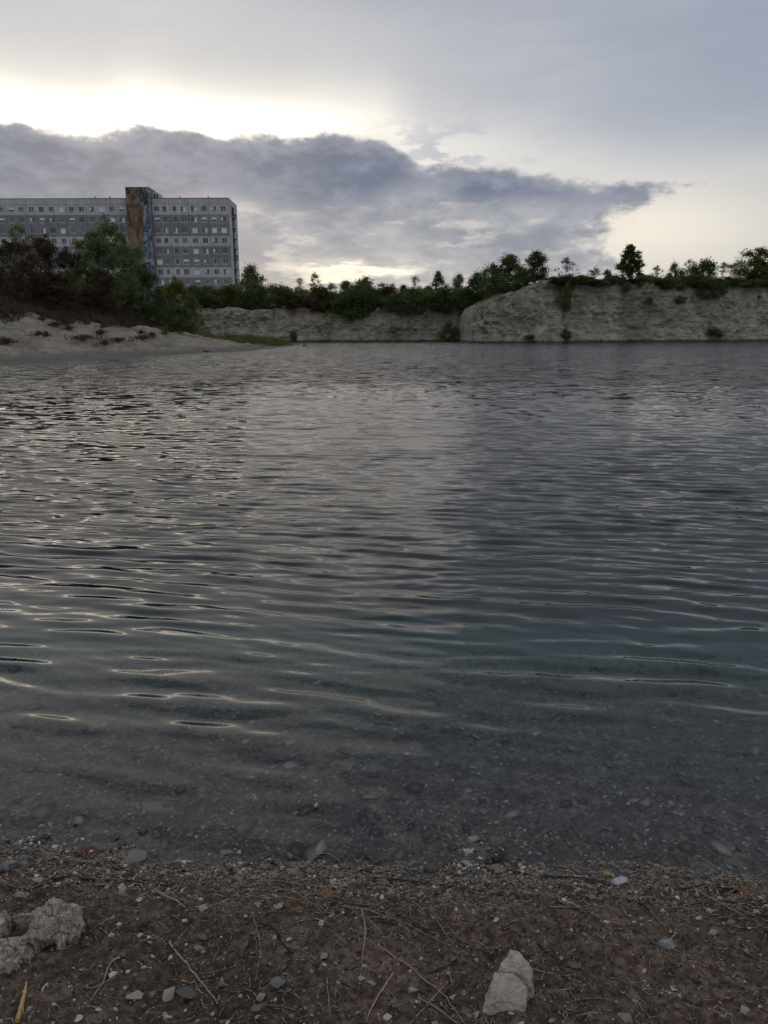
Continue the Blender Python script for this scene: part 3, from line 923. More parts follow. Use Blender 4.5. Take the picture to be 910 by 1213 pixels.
# shrubs on the faces and at the foot of the cliffs
spots = [(348, 399, 10, 12, 'mid', 'dark', 'small dark bush at the foot of the middle cliff near the spit'),
         (532, 396, 26, 26, 'mid', 'dark', 'black looking bush in the hollow at the foot of the cliff'),
         (437, 352, 24, 26, 'mid', 'dark', 'dark bush hanging over the rim below the broad olive tree'),
         (302, 348, 30, 26, 'mid', 'dark', 'dark bush hanging over the rim below the dark rounded tree'),
         (671, 352, 14, 30, 'hd', 'mid', 'narrow shrub in the gully below the bare reddish tree'),
         (670, 396, 16, 10, 'hd', 'dark', 'low shrub at the water foot of the headland'),
         (607, 377, 7, 6, 'hd', 'dark', 'tiny shrub low on the sloping left end of the headland'),
         (742, 340, 10, 10, 'hd', 'dark', 'small shrub clinging just under the rim below the layered tree'),
         (840, 345, 46, 20, 'hd', 'dark', 'broad dark shrub spilling over the face below the big bush'),
         (806, 355, 14, 8, 'hd', 'dark', 'small shrub on the upper face left of the spilling shrub'),
         (898, 356, 8, 12, 'hd', 'dark', 'narrow shrub on the face at the right edge'),
         (770, 356, 8, 7, 'hd', 'dark', 'small dark tuft shrub in the middle of the headland face'),
         (845, 394, 30, 8, 'hd', 'dark', 'flat dark shrub near the water on the right part of the headland'),
         (628, 399, 26, 5, 'hd', 'dark', 'flat dark shrub along the water at the left of the headland')]
for i, (px, py, wp, hp, wh, lm, lab) in enumerate(spots):
    if wh == 'mid':
        Yd = 162.0 if py > 380 else 168
    else:
        xx = x_at(px, 145); Yd = float(np.interp(xx, hx_, hy_)) - 1.2 + (400 - py) / 70 * 2.8
    c = at_y(px, py + hp / 2, Yd)
    plant('shrub', 'shrub', i, lm, (c.x, Yd, c.z), hp * Yd / F, wp * Yd / F, lab, 'shrub', 'shrubs growing on and below the cliff faces')

def ray_bank(px, py):
    d_ = ray(px, py); o_ = Vector((0, 0, EYE))
    for s in np.arange(30, 130, 0.25):
        p = o_ + d_ * (s / d_.y)
        if p.z < bank_z(p.x, p.y): return p
    return None
# left bank bushes: (px centre, top py, base py, width px, depth, key, leaf, label)
LB = [
    (15, 283, 352, 70, 66, 'big', 'red', 'dark russet thicket bush at the far left edge of the bank'),
    (48, 276, 352, 62, 70, 'big', 'red', 'dark russet bush right of the leftmost thicket on the bank'),
    (82, 290, 355, 56, 66, 'big', 'red', 'russet bush in front of the tall green tree'),
    (20, 262, 330, 56, 84, 'bigairy', 'mid', 'thin grey green treetop behind the left thicket'),
    (122, 253, 358, 82, 76, 'bigairy', 'mid', 'tall airy green tree on the bank in front of the building'),
    (112, 268, 362, 74, 73, 'big', 'mid', 'dense green lower half tree beside the tall airy green tree'),
    (150, 278, 366, 56, 76, 'big', 'mid', 'green tree just left of the mural tower foot'),
    (60, 318, 362, 62, 62, 'big', 'red', 'low russet bush at the front of the thicket'),
    (120, 318, 368, 56, 66, 'big', 'red', 'low dark russet bush under the tall airy green tree'),
    (168, 312, 376, 52, 74, 'big', 'dark', 'dark green bush below the mural tower'),
    (205, 326, 386, 52, 78, 'big', 'olive', 'yellowish green bush in front of the lower right windows'),
    (186, 338, 384, 44, 74, 'big', 'dark', 'low dark bush left of the yellowish green bush'),
    (226, 348, 393, 34, 80, 'big', 'mid', 'green bush at the right end of the bank above the sand ridge'),
    (212, 360, 392, 36, 77, 'big', 'dark', 'low dark bush where the thicket meets the sand ridge'),
    (0, 319, 341, 16, 58, 'bigairy', 'yellow', 'small bright yellow bush at the left edge'),
    (50, 327, 342, 8, 57, 'bigairy', 'yellow', 'tiny yellow leaved sapling in front of the russet thicket'),
]
for i, (px, ty, by, wp, Yd, key, lm, lab) in enumerate(LB):
    hit = ray_bank(px, by)
    if hit is not None: Yd = min(hit.y, 105)
    top = at_y(px, ty, Yd)
    gb = bank_z(top.x, Yd)
    h = top.z - gb
    plant('bush' if 'bush' in lab or 'thicket' in lab else 'tree', key, i, lm, (top.x, Yd, gb - 0.1), h + 0.1, wp * Yd / F * 1.05, lab,
          'bush' if 'bush' in lab or 'thicket' in lab else 'tree', 'trees and bushes on the left bank')
# bushes behind, between the bank and the far cliff
LB2 = [(246, 338, 30, 150, 'mid'), (262, 342, 30, 152, 'dark'), (276, 336, 26, 156, 'mid'), (238, 345, 30, 130, 'dark')]
nm = ['green bush at the foot of the building, left of three', 'dark bush at the foot of the building, middle of three', 'green bush under the right corner of the building', 'dark bush behind the right end of the bank']
for i, (px, ty, wp, Yd, lm) in enumerate(LB2):
    top = at_y(px, ty, Yd + 20)
    g = z_at(px, 366, Yd + 20)
    plant('bush', 'round', i, lm, (top.x, Yd + 20, g), top.z - g, wp * (Yd + 20) / F * 1.3, nm[i], 'bush', 'bushes at the foot of the building')

# grasses (nobody could count them)
def blades(name, pts, hs, wd, m, rg, lean=0.35):
    n = len(pts)
    P = np.array(pts); hs = np.asarray(hs)
    th = rg.uniform(0, 2 * PI, n)
    sd = np.stack([np.cos(th), np.sin(th), 0 * th], 1) * wd
    ln = rg.normal(0, lean, (n, 2)) * hs[:, None]
    top = P + np.stack([ln[:, 0], ln[:, 1], hs], 1)
    md = (P + top) / 2; md[:, 2] += hs * 0.08
    V = np.stack([P - sd, P + sd, md - sd * 0.7, md + sd * 0.7, top], 1).reshape(-1, 3)
    b = np.arange(n)[:, None] * 5
    q = b + np.array([[0, 1, 3, 2]]); tr = b + np.array([[2, 3, 4]])
    return me_np(name, V, [q, tr])
rg = np.random.default_rng(8)
n = 60000
yy = rg.uniform(36, 96, n); 
dd = rg.uniform(10.5, 25, n)
xx = np.interp(yy, BY, BX) - dd
zz, ddd, _ = bank_h(xx, yy)
keep = (ddd > duff_line(yy) - 0.8 + 1.0 * fbm(xx * 0.8, yy * 0.8, 0, 2, 3)) & (yy < 93 + rg.normal(0, 2, n))
xx, yy, zz = xx[keep], yy[keep], zz[keep]
hs = rg.uniform(0.15, 0.62, len(xx)) * (1 + 0.5 * fbm(xx * 0.5, yy * 0.5, 0, 2, 5))
tag(link('dry_grass', blades('dry_grass', np.stack([xx, yy, zz - 0.03], 1), hs, 0.022, None, rg), LM['dry']),
    'dark brown dry grass and scrub covering the slope above the sand', 'grass', kind='stuff')
# tufts on the sand, each on its own
tp = [(170, 402, 22, 'dry grass tuft on the sand below the ridge'), (100, 402, 24, 'brown weed tuft in the middle of the sand slope'), (82, 392, 12, 'small weed tuft near the upper edge of the sand'),
      (66, 386, 16, 'weed tuft just below the scrub line on the left'), (202, 393, 20, 'weed tuft on the crest of the sand ridge'), (6, 407, 20, 'grey green tuft at the left edge of the sand'),
      (150, 386, 14, 'weed tuft under the scrub line near the middle'), (140, 404, 22, 'low weed tuft left of the ridge tuft'), (46, 397, 12, 'small weed tuft low on the left sand'), (120, 398, 12, 'tiny weed tuft between two larger ones')]
def tuft_me(name, n, r, h, seed, wd=0.012):
    q = np.random.default_rng(seed)
    a = q.uniform(0, 2 * PI, n); rr = r * np.abs(q.normal(0, 0.62, n)) * (1 + 0.5 * np.sin(a * 3 + seed))
    P = np.stack([rr * np.cos(a), rr * np.sin(a), 0 * a - 0.04], 1)
    return blades(name, P, h * q.uniform(0.4, 1.1, n), wd, None, q, 0.5)
rt = random.Random(31)
for k in range(16):
    px_ = rt.uniform(4, 225); f_ = rt.random()
    lo = 376 + px_ * 0.055; hi = 412 - px_ * 0.02
    tp.append((px_, lo + (hi - lo) * f_ * f_, rt.uniform(6, 13), None))
TM = [tuft_me(f'tuft_{i}', 260, 0.45, 0.24, 300 + i, 0.018) for i in range(3)]
LABELS0 = []
for i, (px, py, wp, lab) in enumerate(tp):
    p = ray_bank(px, py)
    if p is None: continue
    o = link('weed_tuft', TM[i % 3], LM['dry'], loc=(p.x, p.y, bank_z(p.x, p.y)))
    s = wp * p.y / F
    o.scale = (s * 0.9, s * 2.6, 1.7)
    o.rotation_euler.z = 0
    if lab is None: LABELS0.append((o, px))
    tag(o, lab, 'weed', 'weed tufts on the sand slope')
LABELS0.sort(key=lambda q: q[1])
for i, (o, _) in enumerate(LABELS0): o['label'] = f'small sparse weed tuft on the sand slope, {["leftmost","second","third","fourth","fifth","sixth","seventh","eighth","ninth","tenth","eleventh","twelfth","thirteenth","fourteenth","fifteenth","sixteenth"][i]} of the small ones'
# reed bed on the spit
n = 9000
pts = []
rg = np.random.default_rng(18)
for (px, wpx, cnt_) in ((300, 38, 6500), (272, 14, 1200), (328, 12, 1500)):
    a = at_z(px, 408)
    Yc = 108
    xc = x_at(px, Yc)
    xr = xc + rg.normal(0, wpx / 2.6 * Yc / F, cnt_)
    yr = Yc + rg.normal(0, 2.2, cnt_)
    pts.append(np.stack([xr, yr], 1))
pts = np.concatenate(pts)
zr, dr_, _ = bank_h(pts[:, 0], pts[:, 1])
zr = np.maximum(zr, 0.0)
hs = rg.uniform(0.5, 1.15, len(pts)) * (1 + 0.35 * fbm(pts[:, 0] * 0.7, pts[:, 1] * 0.7, 0, 2, 8))
tag(link('reed_bed', blades('reed_bed', np.stack([pts[:, 0], pts[:, 1], zr - 0.05], 1), hs, 0.03, None, rg, 0.12), LM['reedg']),
    'low olive green reed bed growing at the tip of the sand spit', 'reeds', kind='stuff')

# ------------------------------------------------------------------ stones
def hull_me(name, seed, n=16, flatness=0.6, elong=1.2, rounded=0):
    q = np.random.default_rng(seed)
    bm = bmesh.new()
    v = q.normal(size=(n, 3)); v /= np.linalg.norm(v, axis=1, keepdims=True)
    v *= q.uniform(0.8, 1.0, (n, 1))
    v *= np.array([0.5 * elong, 0.5, 0.5 * flatness])
    for c in v: bm.verts.new(c)
    r = bmesh.ops.convex_hull(bm, input=bm.verts)
    bmesh.ops.delete(bm, geom=list({e for e in r['geom_unused'] + r['geom_interior'] if isinstance(e, bmesh.types.BMVert)}), context='VERTS')
    if rounded:
        bmesh.ops.bevel(bm, geom=bm.edges[:] , offset=0.018, segments=1, affect='EDGES', profile=0.6)
    bmesh.ops.recalc_face_normals(bm, faces=bm.faces)
    me = bpy.data.meshes.new(name)
    bm.to_mesh(me); bm.free()
    return me
ST = [hull_me(f'stone_{i}', 500 + i, 9 + i % 5, 0.40 + 0.32 * random.random(), 1.0 + 0.6 * random.random(), 1) for i in range(16)]
STC = {}
def stone_mesh(i, m):
    k = (i % 16, m)
    if k not in STC:
        c = ST[i % 16].copy(); c.materials.append(M[m]); STC[k] = c
    return STC[k]

def px_size(p, wp):                      # photo pixels -> metres at point p
    depth = (p - Vector((0, 0, EYE))).dot(R3 @ Vector((0, 0, -1)))
    return wp * depth / F

LANDM = [('the chalk boulder', 45, 1110), ('the two-lobed pale rock', 601, 1168), ('the olive slab in the shallows', 161, 1018), ('the orange leaf by the sticks', 387, 1062),
         ('the white down feather', 790, 1124), ('the white quill feather', 733, 1047), ('the orange star-shaped leaf', 881, 1058), ('the yellow straw', 25, 1190),
         ('the long dark stick', 130, 1043), ('the large grey stone pair', 212, 1178), ('the pale stone by the reed', 489, 1171), ('the pale block at the bottom edge', 743, 1206)]
LABELS = []     # (object, base text, px, py)
def place_label(o, what, px, py):
    best = min((l for l in LANDM if math.hypot(l[1] - px, l[2] - py) > 9), key=lambda l: math.hypot(l[1] - px, (l[2] - py) * 1.3))
    dx, dy = px - best[1], (py - best[2])
    if abs(dx) > abs(dy) * 1.2: rel = 'right of' if dx > 0 else 'left of'
    else: rel = 'below' if dy > 0 else 'above'
    LABELS.append([o, f'{what} {rel} {best[0]}', px, py])

stones = [  # px, py, width px, material
 (128,1031,8,'white'),(165,1066,10,'white'),(241,1080,12,'pale'),(220,1093,10,'white'),(164,1111,11,'white'),(145,1133,12,'grey'),(237,1128,18,'pale'),(242,1112,15,'grey'),
 (290,1122,14,'grey'),(134,1156,11,'white'),(172,1145,8,'white'),(35,1194,9,'white'),(65,1190,10,'white'),(93,1208,11,'white'),(117,1197,8,'white'),(198,1205,14,'white'),
 (161,1179,17,'pale'),(180,1176,10,'pale'),(200,1179,20,'pale'),(224,1178,24,'grey'),(265,1170,15,'grey'),(171,1191,8,'pale'),(149,1170,8,'white'),(140,1191,7,'pale'),
 (25,1060,14,'pale'),(143,1051,9,'white'),(145,1057,12,'pale'),(127,1052,9,'pale'),(133,1085,10,'white'),(132,1108,8,'white'),(46,1043,10,'pale'),(70,1046,8,'white'),
 (326,1113,8,'white'),(342,1115,8,'white'),(384,1136,13,'pale'),(431,1145,8,'white'),(429,1159,9,'white'),(329,1168,21,'grey'),(309,1180,13,'pale'),(372,1165,14,'brown'),
 (459,1207,12,'white'),(489,1171,15,'pale'),(537,1182,10,'white'),(554,1199,14,'grey'),(564,1200,10,'pale'),(550,1179,9,'pale'),(516,1210,10,'pale'),(537,1138,13,'grey'),
 (575,1114,12,'grey'),(588,1121,9,'pale'),(395,1048,10,'pale'),(409,1051,7,'pale'),(381,1095,10,'white'),(332,1075,13,'pale'),(417,1132,6,'grey'),(485,1113,10,'grey'),
 (363,1198,8,'pale'),(369,1207,7,'white'),(348,1204,8,'grey'),(354,1156,7,'grey'),(343,1170,7,'pale'),(305,1196,12,'grey'),(719,1095,8,'white'),(665,1136,10,'white'),
 (662,1149,6,'white'),(655,1150,6,'pale'),(799,1171,8,'white'),(805,1177,6,'white'),(799,1166,7,'pale'),(743,1206,18,'pale'),(653,1208,9,'white'),(606,1202,8,'white'),
 (760,1212,8,'white'),(881,1201,14,'pale'),(828,1091,10,'white'),(866,1092,11,'pale'),(845,1105,11,'pale'),(838,1050,7,'white'),(852,1065,10,'pale'),(886,1129,9,'pale'),
 (875,1142,8,'grey'),(856,1147,6,'pale'),(702,1066,10,'pale'),(682,1058,8,'pale'),(895,1083,9,'white'),(840,1081,9,'white'),(786,1079,8,'white'),(716,1147,5,'pale'),
 (792,1195,7,'pale'),(751,1187,7,'pale'),(825,1188,20,'brown'),(772,1043,8,'white'),(90,1060,10,'grey'),(200,1058,10,'grey'),(60,1034,12,'wet'),(250,1046,14,'grey'),(282,1040,13,'wet'),
 (350,1036,16,'wet'),(440,1042,13,'wet'),(520,1048,11,'grey'),(556,1040,12,'wet'),(640,1048,12,'grey'),(750,1050,10,'grey'),(660,1040,14,'wet')]
CW = {'white': 'whitish', 'pale': 'pale grey', 'grey': 'mid grey', 'brown': 'dark brown', 'wet': 'wet olive'}
rs = random.Random(5)
for i, (px, py, wp, m) in enumerate(stones):
    p = on_ground(px, py)
    s = px_size(p, wp) * 1.05
    o = link('stone', stone_mesh(rs.randrange(16), m), None, loc=(p.x, p.y, float(ground_h(p.x, p.y)) + s * 0.12))
    o.scale = (s, s * rs.uniform(0.75, 1.0), s * rs.uniform(0.8, 1.05))
    o.rotation_euler = (rs.uniform(-0.3, 0.3), rs.uniform(-0.3, 0.3), rs.uniform(-0.6, 0.6))
    sz = 'large' if wp >= 17 else ('medium' if wp >= 11 else 'small')
    place_label(o, f'{sz} {CW[m]} stone', px, py)
    tag(o, None, 'stone', 'stones on the shore soil')

# smaller pebbles: counted ones, alike, on the waterline and the soil
peb = []
while len(peb) < 190:
    px = rs.uniform(-20, 930)
    zone = rs.random()
    py = rs.gauss(1052, 16) if zone < 0.6 else rs.uniform(1070, 1215)
    if zone >= 0.6 and px > 420 and rs.random() < 0.6: continue
    shy = np.interp(px, [a for a, b in SH_PX], [b for a, b in SH_PX])
    if py < shy: continue
    peb.append((px, py))
for i, (px, py) in enumerate(peb):
    p = on_ground(px, py)
    s = px_size(p, rs.uniform(4.0, 8.5))
    line = py < 1072
    m = rs.choice(['pale', 'grey', 'grey', 'white', 'brown']) if not line else rs.choice(['pale', 'grey', 'wet', 'wet', 'grey'])
    o = link('pebble', stone_mesh(rs.randrange(16), m), None, loc=(p.x, p.y, float(ground_h(p.x, p.y)) + s * 0.1))
    o.scale = (s, s * rs.uniform(0.7, 1.0), s * rs.uniform(0.5, 1.0))
    o.rotation_euler = (rs.uniform(-0.5, 0.5), rs.uniform(-0.5, 0.5), rs.uniform(0, 6.28))
    place_label(o, f'tiny {CW[m]} pebble', px, py)
    tag(o, None, 'pebble', 'pebbles in the debris strip' if line else 'pebbles on the bare soil')

# fine gravel, past counting, joined (above and below the water)
def scatter_stones(name, XY, sizes, rg, flatness=0.55):
    base = np.array([(0, 0, 1), (0.89, 0, 0.45), (0.28, 0.85, 0.45), (-0.72, 0.53, 0.45), (-0.72, -0.53, 0.45), (0.28, -0.85, 0.45),
                     (0.72, 0.53, -0.45), (-0.28, 0.85, -0.45), (-0.89, 0, -0.45), (-0.28, -0.85, -0.45), (0.72, -0.53, -0.45), (0, 0, -1)])
    fc = np.array([(0,1,2),(0,2,3),(0,3,4),(0,4,5),(0,5,1),(1,6,2),(2,7,3),(3,8,4),(4,9,5),(5,10,1),(6,7,2),(7,8,3),(8,9,4),(9,10,5),(10,6,1),(11,7,6),(11,8,7),(11,9,8),(11,10,9),(11,6,10)])
    n = len(XY)
    V = base[None] * rg.uniform(0.55, 1.15, (n, 12, 1)) * 0.5
    sc = np.stack([rg.uniform(0.8, 1.3, n), rg.uniform(0.6, 1.0, n), flatness * rg.uniform(0.6, 1.2, n)], 1) * sizes[:, None]
    V = V * sc[:, None]
    th = rg.uniform(0, 2 * PI, n); c, s = np.cos(th)[:, None], np.sin(th)[:, None]
    x = V[..., 0] * c - V[..., 1] * s; y = V[..., 0] * s + V[..., 1] * c
    tl = rg.normal(0, 0.3, n)[:, None]
    z = V[..., 2] + x * tl
    g = ground_h(XY[:, 0], XY[:, 1]) + sizes * 0.08
    V = np.stack([x + XY[:, :1], y + XY[:, 1:], z + g[:, None]], -1)
    Fc = (np.arange(n)[:, None, None] * 12 + fc[None]).reshape(-1, 3)
    return me_np(name, V.reshape(-1, 3), [Fc])
def gravel_mat(name='gravel_mix', dim=1.0):
    m, n, o = mat(name)
    p = pos(n)
    v = n.node('ShaderNodeNewGeometry').outputs['Random Per Island']
    col = n.ramp(v, [(0.0, (0.025, 0.020, 0.017)), (0.35, (0.065, 0.052, 0.043)), (0.6, (0.125, 0.112, 0.10)), (0.84, (0.24, 0.225, 0.20)), (1.0, (0.44, 0.425, 0.40))])
    a = n.noise(p, 220, 4, 0.7)
    col = n.vm('SCALE', col, scale=dim)
    col = n.mix(0.5, col, n.vm('SCALE', col, scale=n.lin(a, 0.3, 0.7, 0.3, 1.7)))
    z = n.sep(p)[2]
    principled(n, o, col, n.ss(z, 0.0, 0.02, 0.3, 0.8), a, 0.5, 0.002)
    return m
M['gravel'] = gravel_mat()
M['bedstone'] = gravel_mat('silted_bed_stone', 0.62)
rg = np.random.default_rng(77)
n = 24000
x = rg.uniform(-1.5, 1.5, n)
sh = np.interp(x, SX, SY)
kk_ = rg.uniform(0, 1, n)
y = np.where(kk_ < 0.42, sh + 0.03 - np.abs(rg.normal(0.04, 0.075, n)), np.where(kk_ < 0.72, rg.uniform(1.2, 2.05, n), sh + rg.exponential(0.35, n)))
sz = np.exp(rg.normal(np.log(0.0062), 0.5, n)) * np.where(y > sh, 1.5, np.where(y > sh - 0.16, 1.25, 1.0))
sz = np.clip(sz, 0.002, 0.022)
tag(link('gravel', scatter_stones('gravel', np.stack([x, y], 1), sz, rg), M['gravel']),
    'fine grey and brown gravel strewn over the dark shore soil', 'gravel', kind='stuff')
# flat stones lying on the shallow bed
n = 7500
x = rg.uniform(-3.4, 3.4, n); sh = np.interp(x, SX, SY)
y = sh + 4.6 * rg.uniform(0.0, 1.0, n) ** 1.35
sz = np.clip(np.exp(rg.normal(np.log(0.026), 0.55, n)), 0.006, 0.12)
tag(link('lakebed_stones', scatter_stones('lakebed_stones', np.stack([x, y], 1), sz, rg, 0.22), M['bedstone']),
    'flat silty stones covering the lake bed in the clear shallows', 'stones', kind='stuff')
# crumbs of soil
n = 16000
x = rg.uniform(-1.5, 1.5, n)
y = rg.uniform(1.2, 2.08, n)
sz = np.clip(np.exp(rg.normal(np.log(0.0045), 0.5, n)), 0.0015, 0.016)
kq = y < np.interp(x, SX, SY) - 0.01
M['crumb'] = flat('soil_crumbs', (0.055, 0.038, 0.028), 0.95, 0.45, 30)
tag(link('soil_crumbs', scatter_stones('soil_crumbs', np.stack([x, y], 1)[kq], sz[kq], rg, 0.8), M['crumb']),
    'loose reddish brown soil crumbs covering the shore', 'soil', kind='stuff')

# slabs in the shallows
for (px, py, wx, wy, lab) in ((161, 1018, 48, 16, 'long olive slab of stone just under the water at the left'), (53, 1016, 24, 12, 'flat stone half covered by water at the left edge'),
                              (115, 1004, 30, 8, 'thin flat stone under water above the reddish leaf'), (590, 1028, 34, 12, 'flat wet stone awash at the middle of the waterline'),
                              (270, 1012, 26, 10, 'flat drowned stone right of the olive slab'), (425, 905, 46, 16, 'pale flat stone on the lake bed further out'), (180, 955, 44, 14, 'big dark flat stone on the lake bed at the left'),
                              (135, 985, 26, 10, 'drowned stone between the olive slab and deeper water'), (705, 1012, 22, 8, 'drowned flat stone near the white feathers'), (870, 1024, 30, 10, 'drowned flat stone at the right edge')):
    p = on_ground(px, py)
    s = px_size(p, 1)
    o = link('flat_stone', stone_mesh(rs.randrange(16), 'wet'), None, loc=(p.x, p.y, float(ground_h(p.x, p.y)) + 0.003))
    o.scale = (s * wx, s * wy * 1.9, 0.035)
    o.rotation_euler = (0, 0, rs.uniform(-0.25, 0.25))
    tag(o, lab, 'stone', 'flat stones in the shallows')

# ------------------------------------------------------------------ the two big rocks
def lump(name, blobs, loc, m, seed, voxel=0.0045, facet=0.0):
    bm = bmesh.new()
    for (cx, cy, cz, sx, sy, sz_, rz, nf) in blobs:
        b2 = bmesh.new()
        q = np.random.default_rng(seed + int(cx * 1e4) % 97)
        if isinstance(nf, list):
            for c in nf: b2.verts.new(c)
            bmesh.ops.convex_hull(b2, input=b2.verts)
        elif nf:
            v = q.normal(size=(nf, 3)); v /= np.linalg.norm(v, axis=1, keepdims=True)
            for c in v: b2.verts.new(c)
            r = bmesh.ops.convex_hull(b2, input=b2.verts)
        else:
            bmesh.ops.create_icosphere(b2, subdivisions=4, radius=1)
        bmesh.ops.transform(b2, matrix=Matrix.Translation((cx, cy, cz)) @ Matrix.Rotation(rz, 4, 'Z') @ Matrix.Diagonal((sx, sy, sz_, 1)), verts=b2.verts)
        tmp = bpy.data.meshes.new('tmp'); b2.to_mesh(tmp); b2.free()
        bm.from_mesh(tmp); bpy.data.meshes.remove(tmp)
    me = bpy.data.meshes.new(name + '_raw'); bm.to_mesh(me); bm.free()
    o = link(name + '_raw', me)
    md = o.modifiers.new('r', 'REMESH'); md.mode = 'VOXEL'; md.voxel_size = voxel
    dg = bpy.context.evaluated_depsgraph_get(); dg.update()
    ev = o.evaluated_get(dg).to_mesh()
    me2 = bpy.data.meshes.new(name)
    bm = bmesh.new(); bm.from_mesh(ev)
    bmesh.ops.smooth_vert(bm, verts=bm.verts, factor=0.4, use_axis_x=True, use_axis_y=True, use_axis_z=True)
    bm.normal_update()
    co_ = np.array([v.co[:] for v in bm.verts]); nn = np.array([v.normal[:] for v in bm.verts])
    return bm, co_, nn, me2, o

def finish(bm, co_, me2, raw, name, loc, m):
    for v, c in zip(bm.verts, co_): v.co = c
    bm.to_mesh(me2); bm.free()
    me2.polygons.foreach_set('use_smooth', [True] * len(me2.polygons))
    rm = raw.data
    bpy.data.objects.remove(raw); bpy.data.meshes.remove(rm)
    return link(name, me2, m, loc=loc)

# chalk boulder at the left edge (origin at its foot)
pb = on_ground(45, 1128)
s1 = px_size(pb, 1)
bl = [(0.030, 0.060, 0.030, 0.088, 0.062, 0.080, 0.15, 14), (0.075, 0.045, 0.026, 0.052, 0.050, 0.072, 0.0, 13), (-0.01, 0.03, 0.02, 0.06, 0.05, 0.062, 0.4, 12),
      (-0.060, -0.045, 0.020, 0.088, 0.066, 0.076, 0.35, 14), (-0.13, -0.085, 0.015, 0.095, 0.075, 0.074, 0.2, 13), (-0.112, 0.060, 0.015, 0.036, 0.050, 0.055, 0.2, 11), (-0.05, 0.095, 0.02, 0.085, 0.030, 0.052, 0.0, 11), (-0.12, 0.0, 0.01, 0.05, 0.06, 0.05, 0.1, 12), (-0.02, -0.02, 0.01, 0.07, 0.06, 0.045, 0.1, 12)]
bm_, cc, nn, me2, raw = lump('boulder', bl, None, M['chalk'], 3, 0.0036)
qx, qy, qz = cc[:, 0], cc[:, 1], cc[:, 2]
wq = 0.012 * fbm(qx * 30, qy * 30, qz * 30, 2, 44)
cell = np.abs(vn((qx + wq) * 40, (qy + wq) * 40, qz * 9, 7)); cell2 = np.abs(vn((qx + wq) * 95 + 3, qy * 95, qz * 30, 9))
dsp = 0.009 * fbm(qx * 16, qy * 16, qz * 16, 3, 4) - 0.012 * np.exp(-(cell / 0.06) ** 2) - 0.0045 * np.exp(-(cell2 / 0.10) ** 2) + 0.0030 * fbm(qx * 130, qy * 130, qz * 130, 2, 8)
hole = np.exp(-(((qx + 0.066) / 0.020) ** 2 + ((qy - 0.050) / 0.028) ** 2))
cc = cc + nn * dsp[:, None]; cc[:, 2] -= 0.075 * hole
ob = finish(bm_, cc, me2, raw, 'boulder', (pb.x, pb.y, float(ground_h(pb.x, pb.y)) - 0.004), M['chalk'])
ob.scale = (0.9, 0.95, 0.95); ob.location.x -= 0.012
tag(ob, 'large cracked chalky boulder with a dark hollow, cut by the left edge', 'boulder')

pr_ = on_ground(600, 1190)
LOW_ = [(-.070, -.030, -.02), (.045, -.034, -.02), (.068, .020, -.02), (-.05, .06, -.02), (-.045, .0, .055), (-.030, .040, .082), (.026, .034, .086),
        (.056, .008, .058), (.0, -.024, .046), (-.064, -.020, .018), (.050, -.026, .022)]
UP_ = [(-.02, .045, -.02), (.086, .032, -.02), (.078, .095, -.02), (-.015, .1, -.02), (-.012, .062, .092), (.018, .082, .132), (.046, .086, .120),
       (.084, .060, .074), (.064, .038, .066), (.010, .048, .084), (.082, .036, .020)]
bl = [(0, 0, 0, 1, 1, 1, 0, LOW_), (0, 0, 0, 1, 1, 1, 0, UP_)]
bm_, cc, nn, me2, raw = lump('rock', bl, None, M['rock'], 12, 0.0028)
dsp = -0.004 * np.exp(-(np.abs(vn(cc[:, 0] * 24, cc[:, 1] * 24, cc[:, 2] * 40, 77)) / 0.05) ** 2) + 0.0045 * fbm(cc[:, 0] * 30, cc[:, 1] * 22, cc[:, 2] * 22, 4, 14) + 0.0014 * fbm(cc[:, 0] * 160, cc[:, 1] * 160, cc[:, 2] * 160, 2, 18)
ob = finish(bm_, cc + nn * dsp[:, None], me2, raw, 'rock', (pr_.x, pr_.y, float(ground_h(pr_.x, pr_.y)) - 0.004), M['rock'])
ob.scale = (0.80, 0.80, 0.70)
tag(ob, 'pale angular two-lobed limestone rock on the soil near the bottom edge', 'rock')

# crumpled bark lump at the left waterline
pk = on_ground(18, 1030)
bl = [(0, 0, 0.01, 0.04, 0.025, 0.02, 0.2, 9), (0.03, 0.01, 0.012, 0.025, 0.02, 0.024, 0.5, 9), (-0.04, 0, 0.01, 0.03, 0.02, 0.018, 0.1, 9)]
bm_, cc, nn, me2, raw = lump('wood_chunk', bl, None, M['twig'], 22, 0.003)
cc = cc + nn * (0.009 * fbm(cc[:, 0] * 60, cc[:, 1] * 60, cc[:, 2] * 60, 3, 24))[:, None]
ob = finish(bm_, cc, me2, raw, 'driftwood_chunk', (pk.x, pk.y, float(ground_h(pk.x, pk.y))), M['grey'])
tag(ob, 'crumpled grey driftwood chunk at the waterline on the left edge', 'driftwood')

